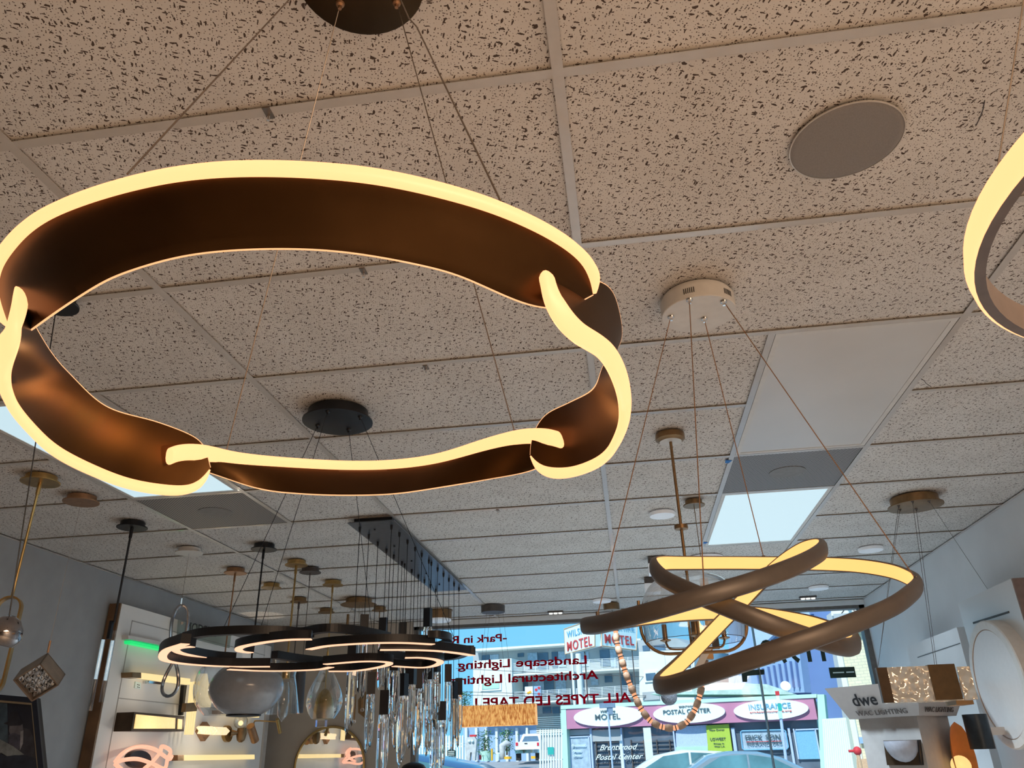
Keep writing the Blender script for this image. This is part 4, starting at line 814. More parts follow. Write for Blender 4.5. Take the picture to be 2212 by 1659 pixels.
A.write('Brentwood', 1296, 1621, 1379, 1618, 11, OM['sign'], t, off=-.12, italic=.5, name='window_lettering'); A.write('Postal Center', 1287, 1642, 1390, 1639, 11, OM['sign'], t, off=-.12, italic=.5, name='window_lettering'); A.write('Brentwood', 1235, 1612, 1266, 1611, 4, OM['sign'], t, off=-.1, italic=.5, name='window_lettering'); A.write('Postal', 1237, 1624, 1256, 1623, 4, OM['sign'], t, off=-.1, italic=.5, name='window_lettering'); A.write('Center', 1238, 1634, 1257, 1633, 4, OM['sign'], t, off=-.1, italic=.5, name='window_lettering')
b = MB(); A.poly(b, [(1404, 1500), (1440, 1488), (1560, 1474), (1656, 1478), (1716, 1500)], -2, -4.8); b.build('hip_roof', OM['shing'], t)
b = MB(); q = A(1697, 1482, -2.4); Rx = Matrix.Rotation(math.radians(70), 3, 'X'); b.disc([(.0, .06), (.12, .05), (.21, .02), (.215, .0)], q, 24, Rx); dsh = solo('satellite_dish', 'white satellite dish on the roof of the pink shop building', 'satellite dish', b, OM['sign'], smooth=True)
# --- V shaped motel sign on its pole
P1 = Plane(1219, 46.8, 1284, 44, 1400); P2 = Plane(1300, 44, 1376, 46, 1400)
q = P1(1250, 1420); t = thing('motel_sign', 'V shaped white roadside motel sign in blue and red on a thick pale pole', 'sign', (q.x, q.y, .05))
for PL, pp, w1, w2 in ((P1, [(1219, 1359), (1285, 1336), (1285, 1396), (1221, 1413)], (1225, 1378, 1281, 1358), (1226, 1407, 1279, 1392)), (P2, [(1299, 1338), (1376, 1351), (1374, 1405), (1300, 1395)], (1304, 1356, 1369, 1364), (1307, 1389, 1370, 1397))):
    b = MB(); PL.poly(b, pp, .1, -.25); f = b.build('sign_box', OM['sign'], t)
    for bd, (x0, y0, x1, y1), h, mt in (('WILSHIRE', w1, 13, 'bluei'), ('MOTEL', w2, 19, 'redink')):
        p, q2 = PL(x0, y0, .12), PL(x1, y1, .12); q2.z = p.z; text(bd, p, q2, h*mpp(p), OM[mt], f, nrm=PL.n, depth=.02, thick=.012, sp=1.15)
    b = MB(); b.tube([PL(x, y, .1) for x, y in pp], .035, 6, closed=True); b.build('sign_frame', OM['peach'], t)
b = MB(); q = P1(1291, 1366, -.3); k_ = mpp(q); b.box(q, (14*k_, .3, 60*k_)); b.build('centre_panel', OM['redp'], t)
for px_, y0, r_, Y in ((1249, 1412, .16, 45.3), (1235, 1410, .075, 45.6), (1263, 1408, .035, 45), (1335, 1398, .035, 45), (1365, 1402, .03, 45.6)):
    q = ony(px_, y0, Y); MB().cyl(q, (q.x, q.y, .05), r_, 14).build('pole', OM['cream'] if r_ > .05 else M['dark'], t, smooth=True)
# --- apartments
C = Plane(1022, 62, 1377, 59)
q = C(1200, 1500); t = thing('apartment_building', 'three storey grey apartment block with white railed balconies behind the motel sign', 'building', (q.x, q.y, 1.2))
b = MB(); C.poly(b, [(1022, 1406), (1382, 1384), (1384, 1640), (1022, 1655)], 0, -10); b.build('walls', OM['grey'], t)
b = MB(); C.poly(b, [(1018, 1402), (1384, 1379), (1384, 1383), (1018, 1407)], 1.2, -10); b.build('roof_edge', OM['cream'], t)
b = MB(); C.poly(b, [(1022, 1428), (1105, 1422), (1107, 1524), (1022, 1527)], 2.2, 0); tw = b.build('stair_tower', OM['cream'], t)
b = MB(); C.rect(b, 1037, 1470, 1082, 1492, 2.3, 2.15); wf = b.build('tower_window', OM['sign'], tw); b = MB(); C.rect(b, 1041, 1474, 1078, 1488, 2.34, 2.25); b.build('pane', OM['mintw'], wf)
for a_ in ((1041, 1415, 1057, 1432, 'win'), (1058, 1414, 1077, 1431, 'curtain'), (1118, 1411, 1131, 1419, 'win'), (1140, 1410, 1161, 1445, 'curtain'), (1162, 1410, 1184, 1445, 'win'), (1192, 1408, 1205, 1442, 'win'), (1206, 1407, 1222, 1440, 'curtain'), (1245, 1408, 1272, 1440, 'curtain'), (1296, 1403, 1317, 1440, 'win'),
        (1318, 1403, 1331, 1440, 'curtain'), (1112, 1465, 1140, 1500, 'win'), (1150, 1465, 1175, 1500, 'curtain'), (1176, 1463, 1196, 1498, 'win'), (1200, 1462, 1222, 1498, 'curtain'), (1245, 1460, 1262, 1495, 'win'), (1276, 1462, 1292, 1480, 'curtain'), (1306, 1458, 1322, 1474, 'win'), (1343, 1457, 1366, 1492, 'win'),
        (1122, 1528, 1160, 1548, 'curtain'), (1172, 1527, 1190, 1541, 'win'), (1193, 1527, 1208, 1541, 'win')):
    b = MB(); C.rect(b, *a_[:4], .08, -.05); b.build('window', OM[a_[4]], t)
for y0, x0, x1 in ((1456, 1107, 1232), (1518, 1107, 1232), (1449, 1245, 1384), (1510, 1245, 1384)):
    b = MB(); sl = -.06; C.poly(b, [(x0, y0-sl*0), (x1, y0+sl*(x1-x0)), (x1, y0+4+sl*(x1-x0)), (x0, y0+4)], 2., 0); sb = b.build('balcony_slab', OM['cream'], t)
    b = MB()
    for k in range(7): yy = y0-3-k*3.2; b.tube([C(x0, yy, 1.95), C(x1, yy+sl*(x1-x0), 1.95)], .022, 4)
    for k in range(6): xx = x0+(x1-x0)*k/5; b.tube([C(xx, y0+sl*(xx-x0), 1.95), C(xx, y0-23+sl*(xx-x0), 1.95)], .03, 4)
    b.build('railing', OM['rail'], t)
for x0, y0, x1, y1, mt, lab in ((1134, 1483, 1151, 1504, 'sign', 'white towel with a yellow print hung over the second floor railing'), (1153, 1482, 1168, 1504, 'bluel', 'pale blue towel with pink flowers hung over the second floor railing')):
    b = MB(); C.rect(b, x0, y0, x1, y1, 2.1, 2.06); o = tag(b.build('towel', OM[mt]), lab, 'towel'); 
    for cx0, cy0, m2 in (((1145, 1495, 'yel'), (1141, 1497, 'yel')) if mt == 'sign' else ((1158, 1490, 'redp'), (1164, 1486, 'redp'), (1164, 1499, 'redp'))): b = MB(); C.oval(b, cx0, cy0, 3, 2.6, 2.13, 2.11); b.build('flower_print', OM[m2], o)
b = MB()
for k in range(9): C.rect(b, 1158, 1548+k*4, 1214, 1550.6+k*4, .3, 0)
b.build('siding', OM['cream'], t); b = MB(); C.rect(b, 1000, 1560, 1160, 1660, .3, .0); g0 = b.build('ground_floor', OM['bluel'], t)
for k in range(7): b = MB(); C.rect(b, 1004+k*22, 1572, 1009+k*22, 1645, .55, .3); b.build('post', OM['rail'], t)
D = Plane(1377, 52, 1500, 50)
q = D(1420, 1450); t = thing('stucco_house', 'white stucco building with small windows right of the motel sign', 'building', (q.x, q.y, 1.2))
b = MB(); D.poly(b, [(1380, 1408), (1500, 1402), (1500, 1640), (1384, 1640)], 0, -8); b.build('walls', OM['cream'], t)
b = MB(); D.poly(b, [(1377, 1383), (1460, 1378), (1500, 1400), (1380, 1408)], -2, -8); b.build('upper_floor', OM['grey'], t)
for a_, w_ in (((1391, 1450, 1420, 1473), 'sign'), ((1475, 1430, 1496, 1446), 'sign'), ((1388, 1494, 1424, 1512), 'grey'), ((1388, 1394, 1402, 1406), 'win'), ((1412, 1393, 1436, 1407), 'win')):
    b = MB(); D.rect(b, *a_, .1 if a_[1] > 1408 else -1.9, -.05 if a_[1] > 1408 else -2.1); f = b.build('window', OM[w_], t)
    if w_ == 'sign': b = MB(); D.rect(b, a_[0]+4, a_[1]+4, a_[2]-4, a_[3]-4, .14, .08); b.build('pane', OM['win'], f)
# --- tall blue building, brick building
E_ = Plane(1590, 53, 1840, 47)
q = E_(1720, 1500); t = thing('blue_building', 'tall blue rendered building with vertical fins behind the shop building', 'building', (q.x, q.y, .1))
b = MB(); E_.poly(b, [(1640, 1290), (1798, 1282), (1850, 1640), (1650, 1650)], 0, -10); b.build('walls', OM['blueb'], t)
b = MB(); E_.poly(b, [(1574, 1296), (1712, 1288), (1738, 1496), (1574, 1500)], .6, 0); b.build('lighter_wing', OM['bluel'], t)
for k in range(8): b = MB(); x0 = 1632+k*12; E_.poly(b, [(x0, 1446-k*3), (x0+1.6, 1446-k*3), (x0+9, 1485), (x0+7, 1485)], .8, .6); b.build('fin', OM['blueb'], t)
b = MB(); E_.poly(b, [(1622, 1362), (1672, 1322), (1692, 1352), (1631, 1408)], 1.2, .9); b.build('sign_panel', OM['wframe'], t)
b = MB(); E_.poly(b, [(1722, 1300), (1745, 1298), (1750, 1340), (1728, 1342)], .7, .6); b.build('window', OM['wframe'], t); b = MB(); E_.poly(b, [(1785, 1330), (1796, 1322), (1850, 1640), (1835, 1640)], .5, .0); b.build('corner_strip', OM['grey'], t)
G_ = Plane(1795, 30, 1905, 29)
q = G_(1860, 1500); t = thing('brick_building', 'pale yellow brick building seen at the right end of the window', 'building', (q.x, q.y, .05))
b = MB(); G_.poly(b, [(1797, 1360), (2010, 1352), (2040, 1680), (1858, 1680)], 0, -4); b.build('walls', BK, t, ); b = MB(); G_.poly(b, [(1797, 1360), (1808, 1360), (1868, 1668), (1857, 1668)], .1, 0); b.build('corner_pilaster', OM['cream'], t)
b = MB(); G_.rect(b, 1876, 1422, 1896, 1446, .15, 0); b.build('wall_box', OM['bluel'], t); b = MB(); G_.rect(b, 1856, 1592, 1873, 1606, .15, 0); b.build('wall_box', OM['bluel'], t); b = MB(); G_.poly(b, [(1850, 1640), (1920, 1636), (1920, 1680), (1852, 1680)], .3, 0); b.build('base_course', OM['peach'], t)
b = MB(); G_.poly(b, [(1800, 1326), (2020, 1316), (2020, 1356), (1806, 1362)], .3, -4); b.build('grey_band', OM['grey'], t); b = MB(); G_.poly(b, [(1790, 1280), (2020, 1270), (2020, 1318), (1796, 1330)], .0, -4); b.build('upper_wall', OM['cream'], t)
b = MB(); G_.rect(b, 1860, 1290, 1873, 1322, .1, 0); b.build('blue_panel', OM['bluei'], t)
for p, q in (((1816, 1328), (1838, 1298)), ((1824, 1300), (1858, 1328)), ((1822, 1300), (1856, 1328))): b = MB(); b.tube([G_(*p, .2), G_(*q, .2)], .02, 5); b.build('brace', M['dark'], t)
b = MB(); H_ = Plane(1776, 32.5, 1830, 31.5); H_.poly(b, [(1776, 1553), (1827, 1550), (1846, 1668), (1782, 1668)], 0, -1.6)
for k in range(12): H_.poly(b, [(1778+k*4.2, 1556), (1779+k*4.2, 1556), (1785+k*4.9, 1664), (1784+k*4.9, 1664)], .03, 0)
solo('corrugated_shed', 'white corrugated metal shed against the blue building', 'shed', b, OM['shed'])
# --- gate, fences, motel yard
t = None
def fence(name, lab, PL, x0, x1, y0, y1, n, rails, w_=3.4, slope=-.02):
    q = PL((x0+x1)/2, y1); t = thing(name, lab, 'gate' if 'gate' in name else 'fence', (q.x, q.y, q.z))
    for k in range(n):
        xx = x0+(x1-x0)*(k+.5)/n; b = MB(); yy = slope*(xx-x0); PL.poly(b, [(xx-w_/2, y0+yy+3), (xx, y0+yy), (xx+w_/2, y0+yy+3), (xx+w_/2, y1), (xx-w_/2, y1)], .05, 0); b.build('picket', OM['sign'], t)
    for r_ in rails: b = MB(); PL.poly(b, [(x0, r_), (x1, r_+slope*(x1-x0)), (x1, r_+3+slope*(x1-x0)), (x0, r_+3)], .0, -.06); b.build('rail', OM['sign'], t)
    return t
FG = Plane(1160, 35, 1220, 35); FF = Plane(893, 40, 1000, 39)
g = fence('picket_gate', 'tall white picket gate with a small teal notice beside the shop building', FG, 1164, 1216, 1575, 1668, 9, (1585, 1640), 3.2)
b = MB(); FG.rect(b, 1183, 1614, 1196, 1630, .12, .06); solo('notice_sign', 'small teal notice fixed on the white picket gate', 'sign', b, OM['teal'])
fence('picket_fence', 'white picket fence with two rails at the left of the motel yard', FF, 892, 1002, 1589, 1650, 19, (1606, 1612), 3.4, -.012)
b = MB(); FF.poly(b, [(966, 1633), (966, 1622), (974, 1617), (983, 1622), (983, 1634)], .15, .08); so = solo('yard_sign', 'dark green sign with white writing on the picket fence', 'sign', b, M['olive'])
for k in range(3): b = MB(); FF.rect(b, 968, 1623+k*3.6, 981, 1624.2+k*3.6, .18, .15); b.build('writing_line', OM['sign'], so)
# white pickup seen from behind
Yt = 54.; q = ony(1138, 1643, Yt); k_ = mpp(q)
t = thing('pickup_truck', 'white pickup truck parked tail first in the motel yard', 'truck', q)
def tb(x0, y0, x1, y1, f, d, name, mt): a, b_ = ony(x0, (y0+y1)/2, Yt), ony(x1, (y0+y1)/2, Yt); z1, z0 = ony((x0+x1)/2, y0, Yt).z, ony((x0+x1)/2, y1, Yt).z; return MB().bx(a.x, b_.x, Yt+f, Yt+f+d, z0, z1).build(name, mt, t)
tb(1113, 1602, 1165, 1620, 0, 5, 'body', OM['cwhite']); tb(1113, 1619, 1165, 1627, -.15, .2, 'bumper', M['chrome'])
b = MB(); zz = lambda y: ony(1140, y, Yt).z; xx = lambda x: ony(x, 1610, Yt).x
b.add([(xx(1115), Yt+1.5, zz(1603)), (xx(1163), Yt+1.5, zz(1603)), (xx(1160), Yt+1.7, zz(1584)), (xx(1123), Yt+1.7, zz(1584)), (xx(1115), Yt+3.4, zz(1603)), (xx(1163), Yt+3.4, zz(1603)), (xx(1160), Yt+3.1, zz(1584)), (xx(1123), Yt+3.1, zz(1584))], [(0, 1, 2, 3), (4, 5, 6, 7), (0, 1, 5, 4), (2, 3, 7, 6), (0, 3, 7, 4), (1, 2, 6, 5)]); b.build('cab', OM['cwhite'], t)
b = MB(); b.add([(xx(1121), Yt+1.49, zz(1601)), (xx(1159), Yt+1.49, zz(1601)), (xx(1156), Yt+1.60, zz(1589)), (xx(1127), Yt+1.60, zz(1589))], [(0, 1, 2, 3)]); b.build('rear_window', OM['win'], t)
for x0, x1 in ((1114, 1119), (1160, 1164)): tb(x0, 1604, x1, 1611, -.03, .05, 'tail_lamp', OM['rlight'])
for x0, x1 in ((1114, 1123), (1156, 1165)): tb(x0, 1624, x1, 1643, .1, .6, 'tyre', OM['tyre'])
tb(1133, 1605, 1139, 1607, -.03, .05, 'handle', M['black'])
q = ony(1152, 1636, 50); solo('yellow_barrier_block', 'small yellow block on the ground behind the pickup truck', 'block', MB().box(q, (.25, .2, .14)), OM['yel'])
def foliage(name, lab, cat, cx, cy, w_, h_, Y, n, mt=None, spiky=False):
    q = ony(cx, cy, Y); k_ = mpp(q); base = ony(cx, cy+h_/2, Y); t = thing(name, lab, cat, base); b = MB(); rd = random.Random(int(cx))
    for i in range(n):
        a, e = rd.uniform(0, 2*PI), rd.uniform(-.3, 1.2); c0 = q+V((rd.gauss(0, .22)*w_*k_, rd.gauss(0, .2)*w_*k_, rd.uniform(-.35, .35)*h_*k_)); d = V((math.cos(a)*math.cos(e), math.sin(a)*math.cos(e), math.sin(e)-.2)); L_ = (.34 if spiky else .14)*w_*k_*rd.uniform(.7, 1.3); s = d.cross(V((0, 0, 1))).normalized()*L_*(.08 if spiky else .35)
        b.add([c0, c0+d*L_*.5+s, c0+d*L_+V((0, 0, -L_*.15)), c0+d*L_*.5-s], [(0, 1, 2, 3)])
    b.build('leaves', mt or OM['leaf'], t); base = base if h_ > 50 else V((base.x, base.y, 1.1)); MB().tube([base, q], [.06, .04], 6).build('trunk', OM['wood2'], t)
foliage('yucca_plant', 'spiky green yucca in the motel yard between the grey statue and the yellow bollard', 'plant', 1047, 1606, 34, 70, 46, 260, spiky=True)
foliage('leafy_shrub', 'dark leafy shrub behind the pale statue beside the pickup truck', 'plant', 1095, 1600, 38, 62, 50, 420)
foliage('street_tree', 'pale green treetop left of the white stair tower', 'tree', 1003, 1512, 34, 46, 70, 320)
b = MB(); q = ony(1050, 1644, 46); k_ = mpp(q); b.disc([(12*k_, 0), (14*k_, 20*k_), (13*k_, 20*k_)], q, 16); solo('planter', 'mint green tub under the yucca', 'planter', b, OM['mint'])
q = ony(1017, 1643, 42); k_ = mpp(q); t = thing('grey_statue', 'tall grey yard ornament topped with a red cap and white balls', 'statue', q)
b = MB(); b.prism([q+V((u*k_, 0, v_*k_)) for u, v_ in ((-10, 0), (-3, 0), (-1, 16), (2, 16), (3, 0), (9, 0), (13, 40), (8, 47), (-9, 46), (-13, 38))], (0, .4, 0)); b.build('body', OM['stone'], t)
b = MB(); b.box(q+V((4*k_, .2, 49*k_)), (14*k_, .3, 4*k_)); b.build('red_cap', OM['redp'], t)
for u in (-3, 4): MB().ball(q+V((u*k_, -.05, 38*k_)), 3*k_, 10).build('white_ball', OM['sign'], t, smooth=True)
q = ony(1092, 1640, 46); k_ = mpp(q); t = thing('pale_statue', 'pale stone animal statue left of the pickup truck', 'statue', q)
b = MB(); b.tube([q+V((-6*k_, 0, 0)), q+V((-7*k_, 0, 12*k_)), q+V((-6*k_, 0, 26*k_)), q+V((2*k_, 0, 32*k_)), q+V((12*k_, 0, 30*k_))], [6*k_, 6*k_, 8*k_, 6*k_, 3*k_], 12); b.build('body', OM['stone'], t, smooth=True, ang=2)
b = MB(); b.disc([(8*k_, 0), (8*k_, 5*k_)], q+V((6*k_, -.1, 0)), 12); b.build('pedestal', OM['yel'], t)
q = ony(1076, 1643, 46); b = MB(); b.disc([(3*k_, 0), (6*k_, 14*k_), (5*k_, 15*k_)], q, 14); solo('white_pot', 'white tapered pot right of the yellow bollard', 'pot', b, OM['sign'])
q = ony(1063, 1643, 45); b = MB(); b.cyl(q, (q.x, q.y, ony(1063, 1617, 45).z), 2.1*mpp(q), 12); solo('yellow_bollard', 'thin yellow bollard in the motel yard', 'bollard', b, OM['yel'])
q = ony(1025, 1641, 43); solo('red_box', 'small red box at the foot of the grey statue', 'box', MB().box(q+V((.3, 0, .1)), (.1, .1, .22)), OM['redp'])
# --- poles and street furniture
Y = 26.; q = ony(1690, 1615, Y); t = thing('sign_pole', 'leaning street pole carrying a red, a white and two teal parking signs', 'sign', (q.x, q.y, .05))
p = ony(1680, 1495, Y); MB().cyl(p, (ony(1697, 1660, Y).x, Y, .05), .045, 10).build('pole', OM['wframe'], t, smooth=True)
for x0, y0, x1, y1, mt in ((1674, 1493, 1684, 1502, 'redp'), (1676, 1503, 1686, 1519, 'sign'), (1679, 1520, 1690, 1535, 'teal'), (1680, 1536, 1691, 1552, 'mint')): a, b_ = ony(x0, y0, Y-.06), ony(x1, y1, Y-.06); MB().bx(a.x, b_.x, Y-.07, Y-.06, b_.z, a.z).build('sign_plate', OM[mt], t)
for px_, y0, w_, mt, lab in ((1397, 1572, .13, 'rail', 'pale square post in front of the postal center windows'), (1341, 1600, .05, 'rail', 'slim pale post in front of the window lettering')):
    q = ony(px_, y0, 30); solo('street_post', lab, 'post', MB().bx(q.x-w_, q.x+w_, 29.9, 30.1, .05, q.z), OM[mt])
q = ony(1312, 1524, 29); k_ = mpp(q); t = thing('street_lamp', 'grey street lamp head hanging over the motel oval', 'street lamp', (q.x, q.y, .05)); MB().box(q, (34*k_, .3, 9*k_)).box(q+V((6*k_, 0, -10*k_)), (10*k_, .25, 16*k_)).build('head', mat('lamp_grey', (.16, .24, .34), .5), t); MB().cyl(q, (q.x+2*k_, q.y, .05), .03, 8).build('pole', OM['wframe'], t)
q = ony(1852, 1622, 28); t = thing('red_standpipe', 'red standpipe valve by the brick wall', 'valve', (q.x, q.y, .05)); MB().ball(q, .13, 12).cyl(q, q+V((-.26, 0, 0)), .04, 10).build('valve', OM['redp'], t, smooth=True); MB().cyl(q, (q.x, q.y, .05), .06, 10).build('pipe', OM['peach'], t)
for k, (p, q) in enumerate((((985, 1494), (1400, 1503)), ((985, 1501), (1400, 1506)), ((985, 1444), (1390, 1462)))): solo('overhead_wire', ['upper of two close overhead wires crossing the stair tower window', 'lower of two close overhead wires crossing below the stair tower window', 'overhead wire passing behind the landscape lighting letters'][k], 'wire', MB().tube(smooth_path([ony(*p, 48), ony((p[0]+q[0])/2, (p[1]+q[1])/2+1, 50), D(*q, .0)], 6), .018, 4), M['dark'])
# --- cars
def car(name, lab, xr, Y, L_, prof, glassp, paint, face=-1, wd=1.8):
    """prof: outline in metres from the tail; face -1 points the nose to the left"""
    base = V((xr, Y, .03)); t = thing(name, lab, 'car', base)
    f = lambda u, z, w_: V((xr+face*u, Y+w_, .03+z))
    def hull(outline, ins, nm, mt):
        n = len(outline); b = MB(); rows = []
        for w_, e in ((-wd/2, 1), (-wd/2+.12, 0), (wd/2-.12, 0), (wd/2, 1)): rows.append([f(u, z*(1-ins*e*.04), w_+(0 if not e else 0)) for u, z in outline])
        vs = [v for r_ in rows for v in r_]; fs = [tuple(range(n)), tuple(range(3*n, 4*n))]
        for r_ in range(3):
            for k in range(n): l = (k+1) % n; fs.append((r_*n+k, r_*n+l, (r_+1)*n+l, (r_+1)*n+k))
        return b.add(vs, fs).build(nm, mt, t, smooth=True, ang=.5)
    hull(prof, 1, 'body', paint)
    for gp in glassp:
        for s in (-1, 1): b = MB(); b.prism([f(u, z, s*(wd/2-.02)) for u, z in gp], (0, s*.035, 0)); b.build('side_window', OM['cglass'], t)
    for u in (.85, L_-.9):
        for s in (-1, 1):
            o = MB().cyl(f(u, .33, s*(wd/2-.22)), f(u, .33, s*(wd/2+.01)), .33, 24).build('wheel', OM['tyre'], t, smooth=True, ang=.5); MB().cyl(f(u, .33, s*(wd/2)), f(u, .33, s*(wd/2+.02)), .2, 16).build('hub', M['chrome'], o)
    return t, f
def px_x(x, Y, y=1640): return ony(x, y, Y).x
roofp = [(0, .35), (.02, .9), (.10, 1.02), (.75, 1.08), (1.25, 1.33), (1.75, 1.46), (2.3, 1.48), (2.8, 1.40), (3.45, 1.02), (4.5, .88), (4.72, .70), (4.75, .35)]
t, f = car('silver_car', 'silver fastback car parked nose left in front of the insurance office', px_x(1797, 20.5), 20.5, 4.75, roofp, [[(1.0, 1.09), (1.45, 1.32), (1.95, 1.40), (1.95, 1.08)], [(2.0, 1.08), (2.0, 1.40), (2.55, 1.38), (3.2, 1.05)]], OM['silver'])
b = MB(); b.prism([f(-.01, .86, -.9), f(.30, .84, -.92), (f(.02, .72, -.9))], (0, .3, 0)); b.build('tail_lamp', OM['rlight'], t); b = MB(); b.box(f(3.0, 1.06, -1.0), (.16, .16, .12)); b.build('wing_mirror', OM['silver'], t)
car('white_car', 'white car parked beyond the silver one, in front of the lime poster', px_x(1655, 23.5), 23.5, 4.6, [(0, .35), (.02, .95), (.5, 1.05), (1.0, 1.46), (2.2, 1.54), (2.9, 1.42), (3.6, 1.05), (4.4, .9), (4.6, .7), (4.6, .35)], [[(.95, 1.08), (1.2, 1.42), (2.0, 1.47), (2.0, 1.08)], [(2.06, 1.08), (2.06, 1.47), (2.7, 1.40), (3.3, 1.08)]], OM['cwhite'])
t, f = car('blue_car', 'dark blue car by the near kerb, only its roof arc over the bottom edge', px_x(1170, 13.5), 13.5, 4.7, [(0, .35), (.02, .95), (.3, 1.10), (1.0, 1.40), (1.9, 1.575), (2.6, 1.56), (3.2, 1.38), (3.9, 1.02), (4.6, .85), (4.7, .35)], [[(.55, 1.12), (1.1, 1.36), (1.85, 1.50), (1.85, 1.12)], [(1.92, 1.12), (1.92, 1.50), (2.6, 1.48), (3.1, 1.34), (3.6, 1.06)]], OM['cblue'])

# ------------------------------------------------------------------ writing on the shop window (reads from the street, so reversed from inside)
def glass_text(name, lab, body, xr, yr, xl, yl, h, mt, dx=0, thick=.01):
    p, q = ony(xr, yr, YF+.066), ony(xl, yl, YF+.066); z = (p.z+q.z)/2; t = thing(name, lab, 'window lettering', (p.x, p.y, z)); k = mpp(p)
    text(body, (p.x, p.y, z), (q.x, q.y, z), h*k, mt, t, nrm=(0, -1, 0), depth=.001, thick=thick+.012); return t
glass_text('window_lettering', 'red reversed lettering on the glass, top line about parking', '-Park in R', 1095, 1384, 973, 1391, 15.5, M['red'])
glass_text('window_lettering', 'red reversed lettering on the glass reading landscape lighting', 'Landscape Lighting', 1268, 1433, 989, 1446, 17, M['red'])
glass_text('window_lettering', 'red reversed lettering on the glass reading architectural lighting', 'Architectural Lighting', 1293, 1466, 975, 1479, 17.5, M['red'])
glass_text('window_lettering', 'red reversed capitals on the glass about led tape, lowest line', 'ALL TYPES LED TAPE L', 1364, 1515, 1016, 1530, 19, M['red'], thick=.012)
glass_text('street_number', 'large dark reversed street number 11972 on the glass', '11972', 1785, 1427, 1645, 1432, 47, M['olive'], thick=.012)
for (x0, y0, x1, y1), lab in (((1792, 1441, 1848, 1464), 'dark rectangular sticker with a slot at the right of the street number'),):
    a, b_ = ony(x0, (y0+y1)/2, 8.06), ony(x1, (y0+y1)/2, 8.06); zz_ = [ony((x0+x1)/2, y, 8.06).z for y in (y0, y1)]; o = solo('window_sticker', lab, 'sticker', MB().bx(a.x, b_.x, 8.062, 8.066, zz_[1], zz_[0]), M['olive']); MB().bx(a.x+.03, a.x+.13, 8.060, 8.062, (zz_[0]+zz_[1])/2-.005, (zz_[0]+zz_[1])/2+.005).build('slot', OM['sign'], o); MB().bx(a.x+.15, a.x+.22, 8.060, 8.062, (zz_[0]+zz_[1])/2-.005, (zz_[0]+zz_[1])/2+.005).build('slot', OM['sign'], o)
pts = [(1601, 1448), (1651, 1446), (1651, 1457), (1614, 1460), (1614, 1473), (1604, 1473)]
solo('corner_sticker', 'dark L shaped corner mark on the glass under the street number', 'sticker', MB().prism([ony(x, y, 8.066) for x, y in pts], (0, -.003, 0)), M['olive'])

# ================================================================== wall displays inside
BXF = -3.53
class Side:
    """a plane of constant x (the left or right wall displays)"""
    def __init__(s, X, out): s.X = X; s.o = out
    def __call__(s, x, y, off=0): return onx(x, y, s.X+s.o*off)
    def poly(s, mb, pts, f, b): return mb.prism([s(x, y, f) for x, y in pts], (s.o*(b-f), 0, 0))
S_ = Side(BXF, 1)
t = thing('display_board', 'tall white display board with a brown wooden side on the left wall', 'display board', (BXF-.05, 6.46, .1))
MB().bx(XL+.012, BXF, 5.20, 7.73, .1, 2.60).build('panel', M['board'], t); MB().bx(XL+.012, BXF-.002, 5.185, 5.2, .1, 2.60).build('side_panel', M['wood'], t)
b = MB()
for p in (((5.35, 7.6), 2.50), ((5.35, 7.6), 1.98)): b.bx(BXF, BXF+.003, p[0][0], p[0][1], p[1], p[1]+.006)
b.bx(BXF, BXF+.003, 5.35, 5.356, 1.2, 2.506); b.build('moulding', mat('board_groove', (.42, .41, .39), .7, var=.03), t)
MB().bx(BXF-.06, BXF+.02, 7.73, 7.80, .1, 2.45).build('edge_trim', M['tbar'], t)
def sconce(name, lab, px_, py_, cat='wall light'): q = S_(px_, py_); return thing(name, lab, cat, q, 'fixtures on the white display board')
t = sconce('green_light_bar', 'slim wall bar glowing green near the top of the white display board', 318, 1392)
b = MB(); S_.poly(b, [(277, 1372), (358, 1388), (358, 1396), (277, 1381)], .05, 0); b.build('tray', M['offpanel'], t); b = MB(); S_.poly(b, [(284, 1384), (355, 1399), (355, 1405), (284, 1390)], .055, .0); b.build('green_strip', M['green'], t)
def barl(lab, q, cap, px_=0):
    t = sconce('light_bar', lab, (q[0][0]+q[1][0])/2, (q[0][1]+q[2][1])/2); b = MB(); S_.poly(b, q, .08, .045); b.build('diffuser', M['sconce'], t); b = MB(); S_.poly(b, cap, .085, .0); b.build('end_cap', M['dbrass'], t); return t
t = barl('straight yellow light bar under the green bar on the white board', [(304, 1453), (411, 1466), (411, 1479), (304, 1465)], [(286, 1452), (305, 1453), (305, 1465), (286, 1463)])
b = MB(); S_.poly(b, [(322, 1470), (352, 1473), (352, 1479), (322, 1476)], .05, 0); b.build('wall_plate', M['chrome'], t)
barl('short yellow light bar just below the smoky globe on the white board', [(489, 1534), (560, 1540), (560, 1550), (486, 1543)], [(478, 1534), (489, 1535), (489, 1543), (478, 1542)])
barl('long yellow light bar lowest on the white board, beside the pink loops', [(398, 1631), (550, 1630), (550, 1640), (396, 1643)], [(384, 1631), (397, 1631), (397, 1643), (384, 1643)])
t = sconce('wall_outlet', 'white power outlet under the yellow bar on the board', 298, 1480, 'outlet'); b = MB(); S_.poly(b, [(293, 1472), (305, 1475), (304, 1489), (291, 1486)], .008, 0); b.build('plate', OM['sign'], t)
for u, v_ in ((297, 1478), (300, 1479), (297, 1483), (300, 1484)): b = MB(); S_.poly(b, [(u, v_), (u+1.6, v_), (u+1.6, v_+2), (u, v_+2)], .0095, .008); b.build('slot', M['black'], t)
t = sconce('framed_glass_sconce', 'rectangular bronze wall box with rippled yellow glass windows', 330, 1560)
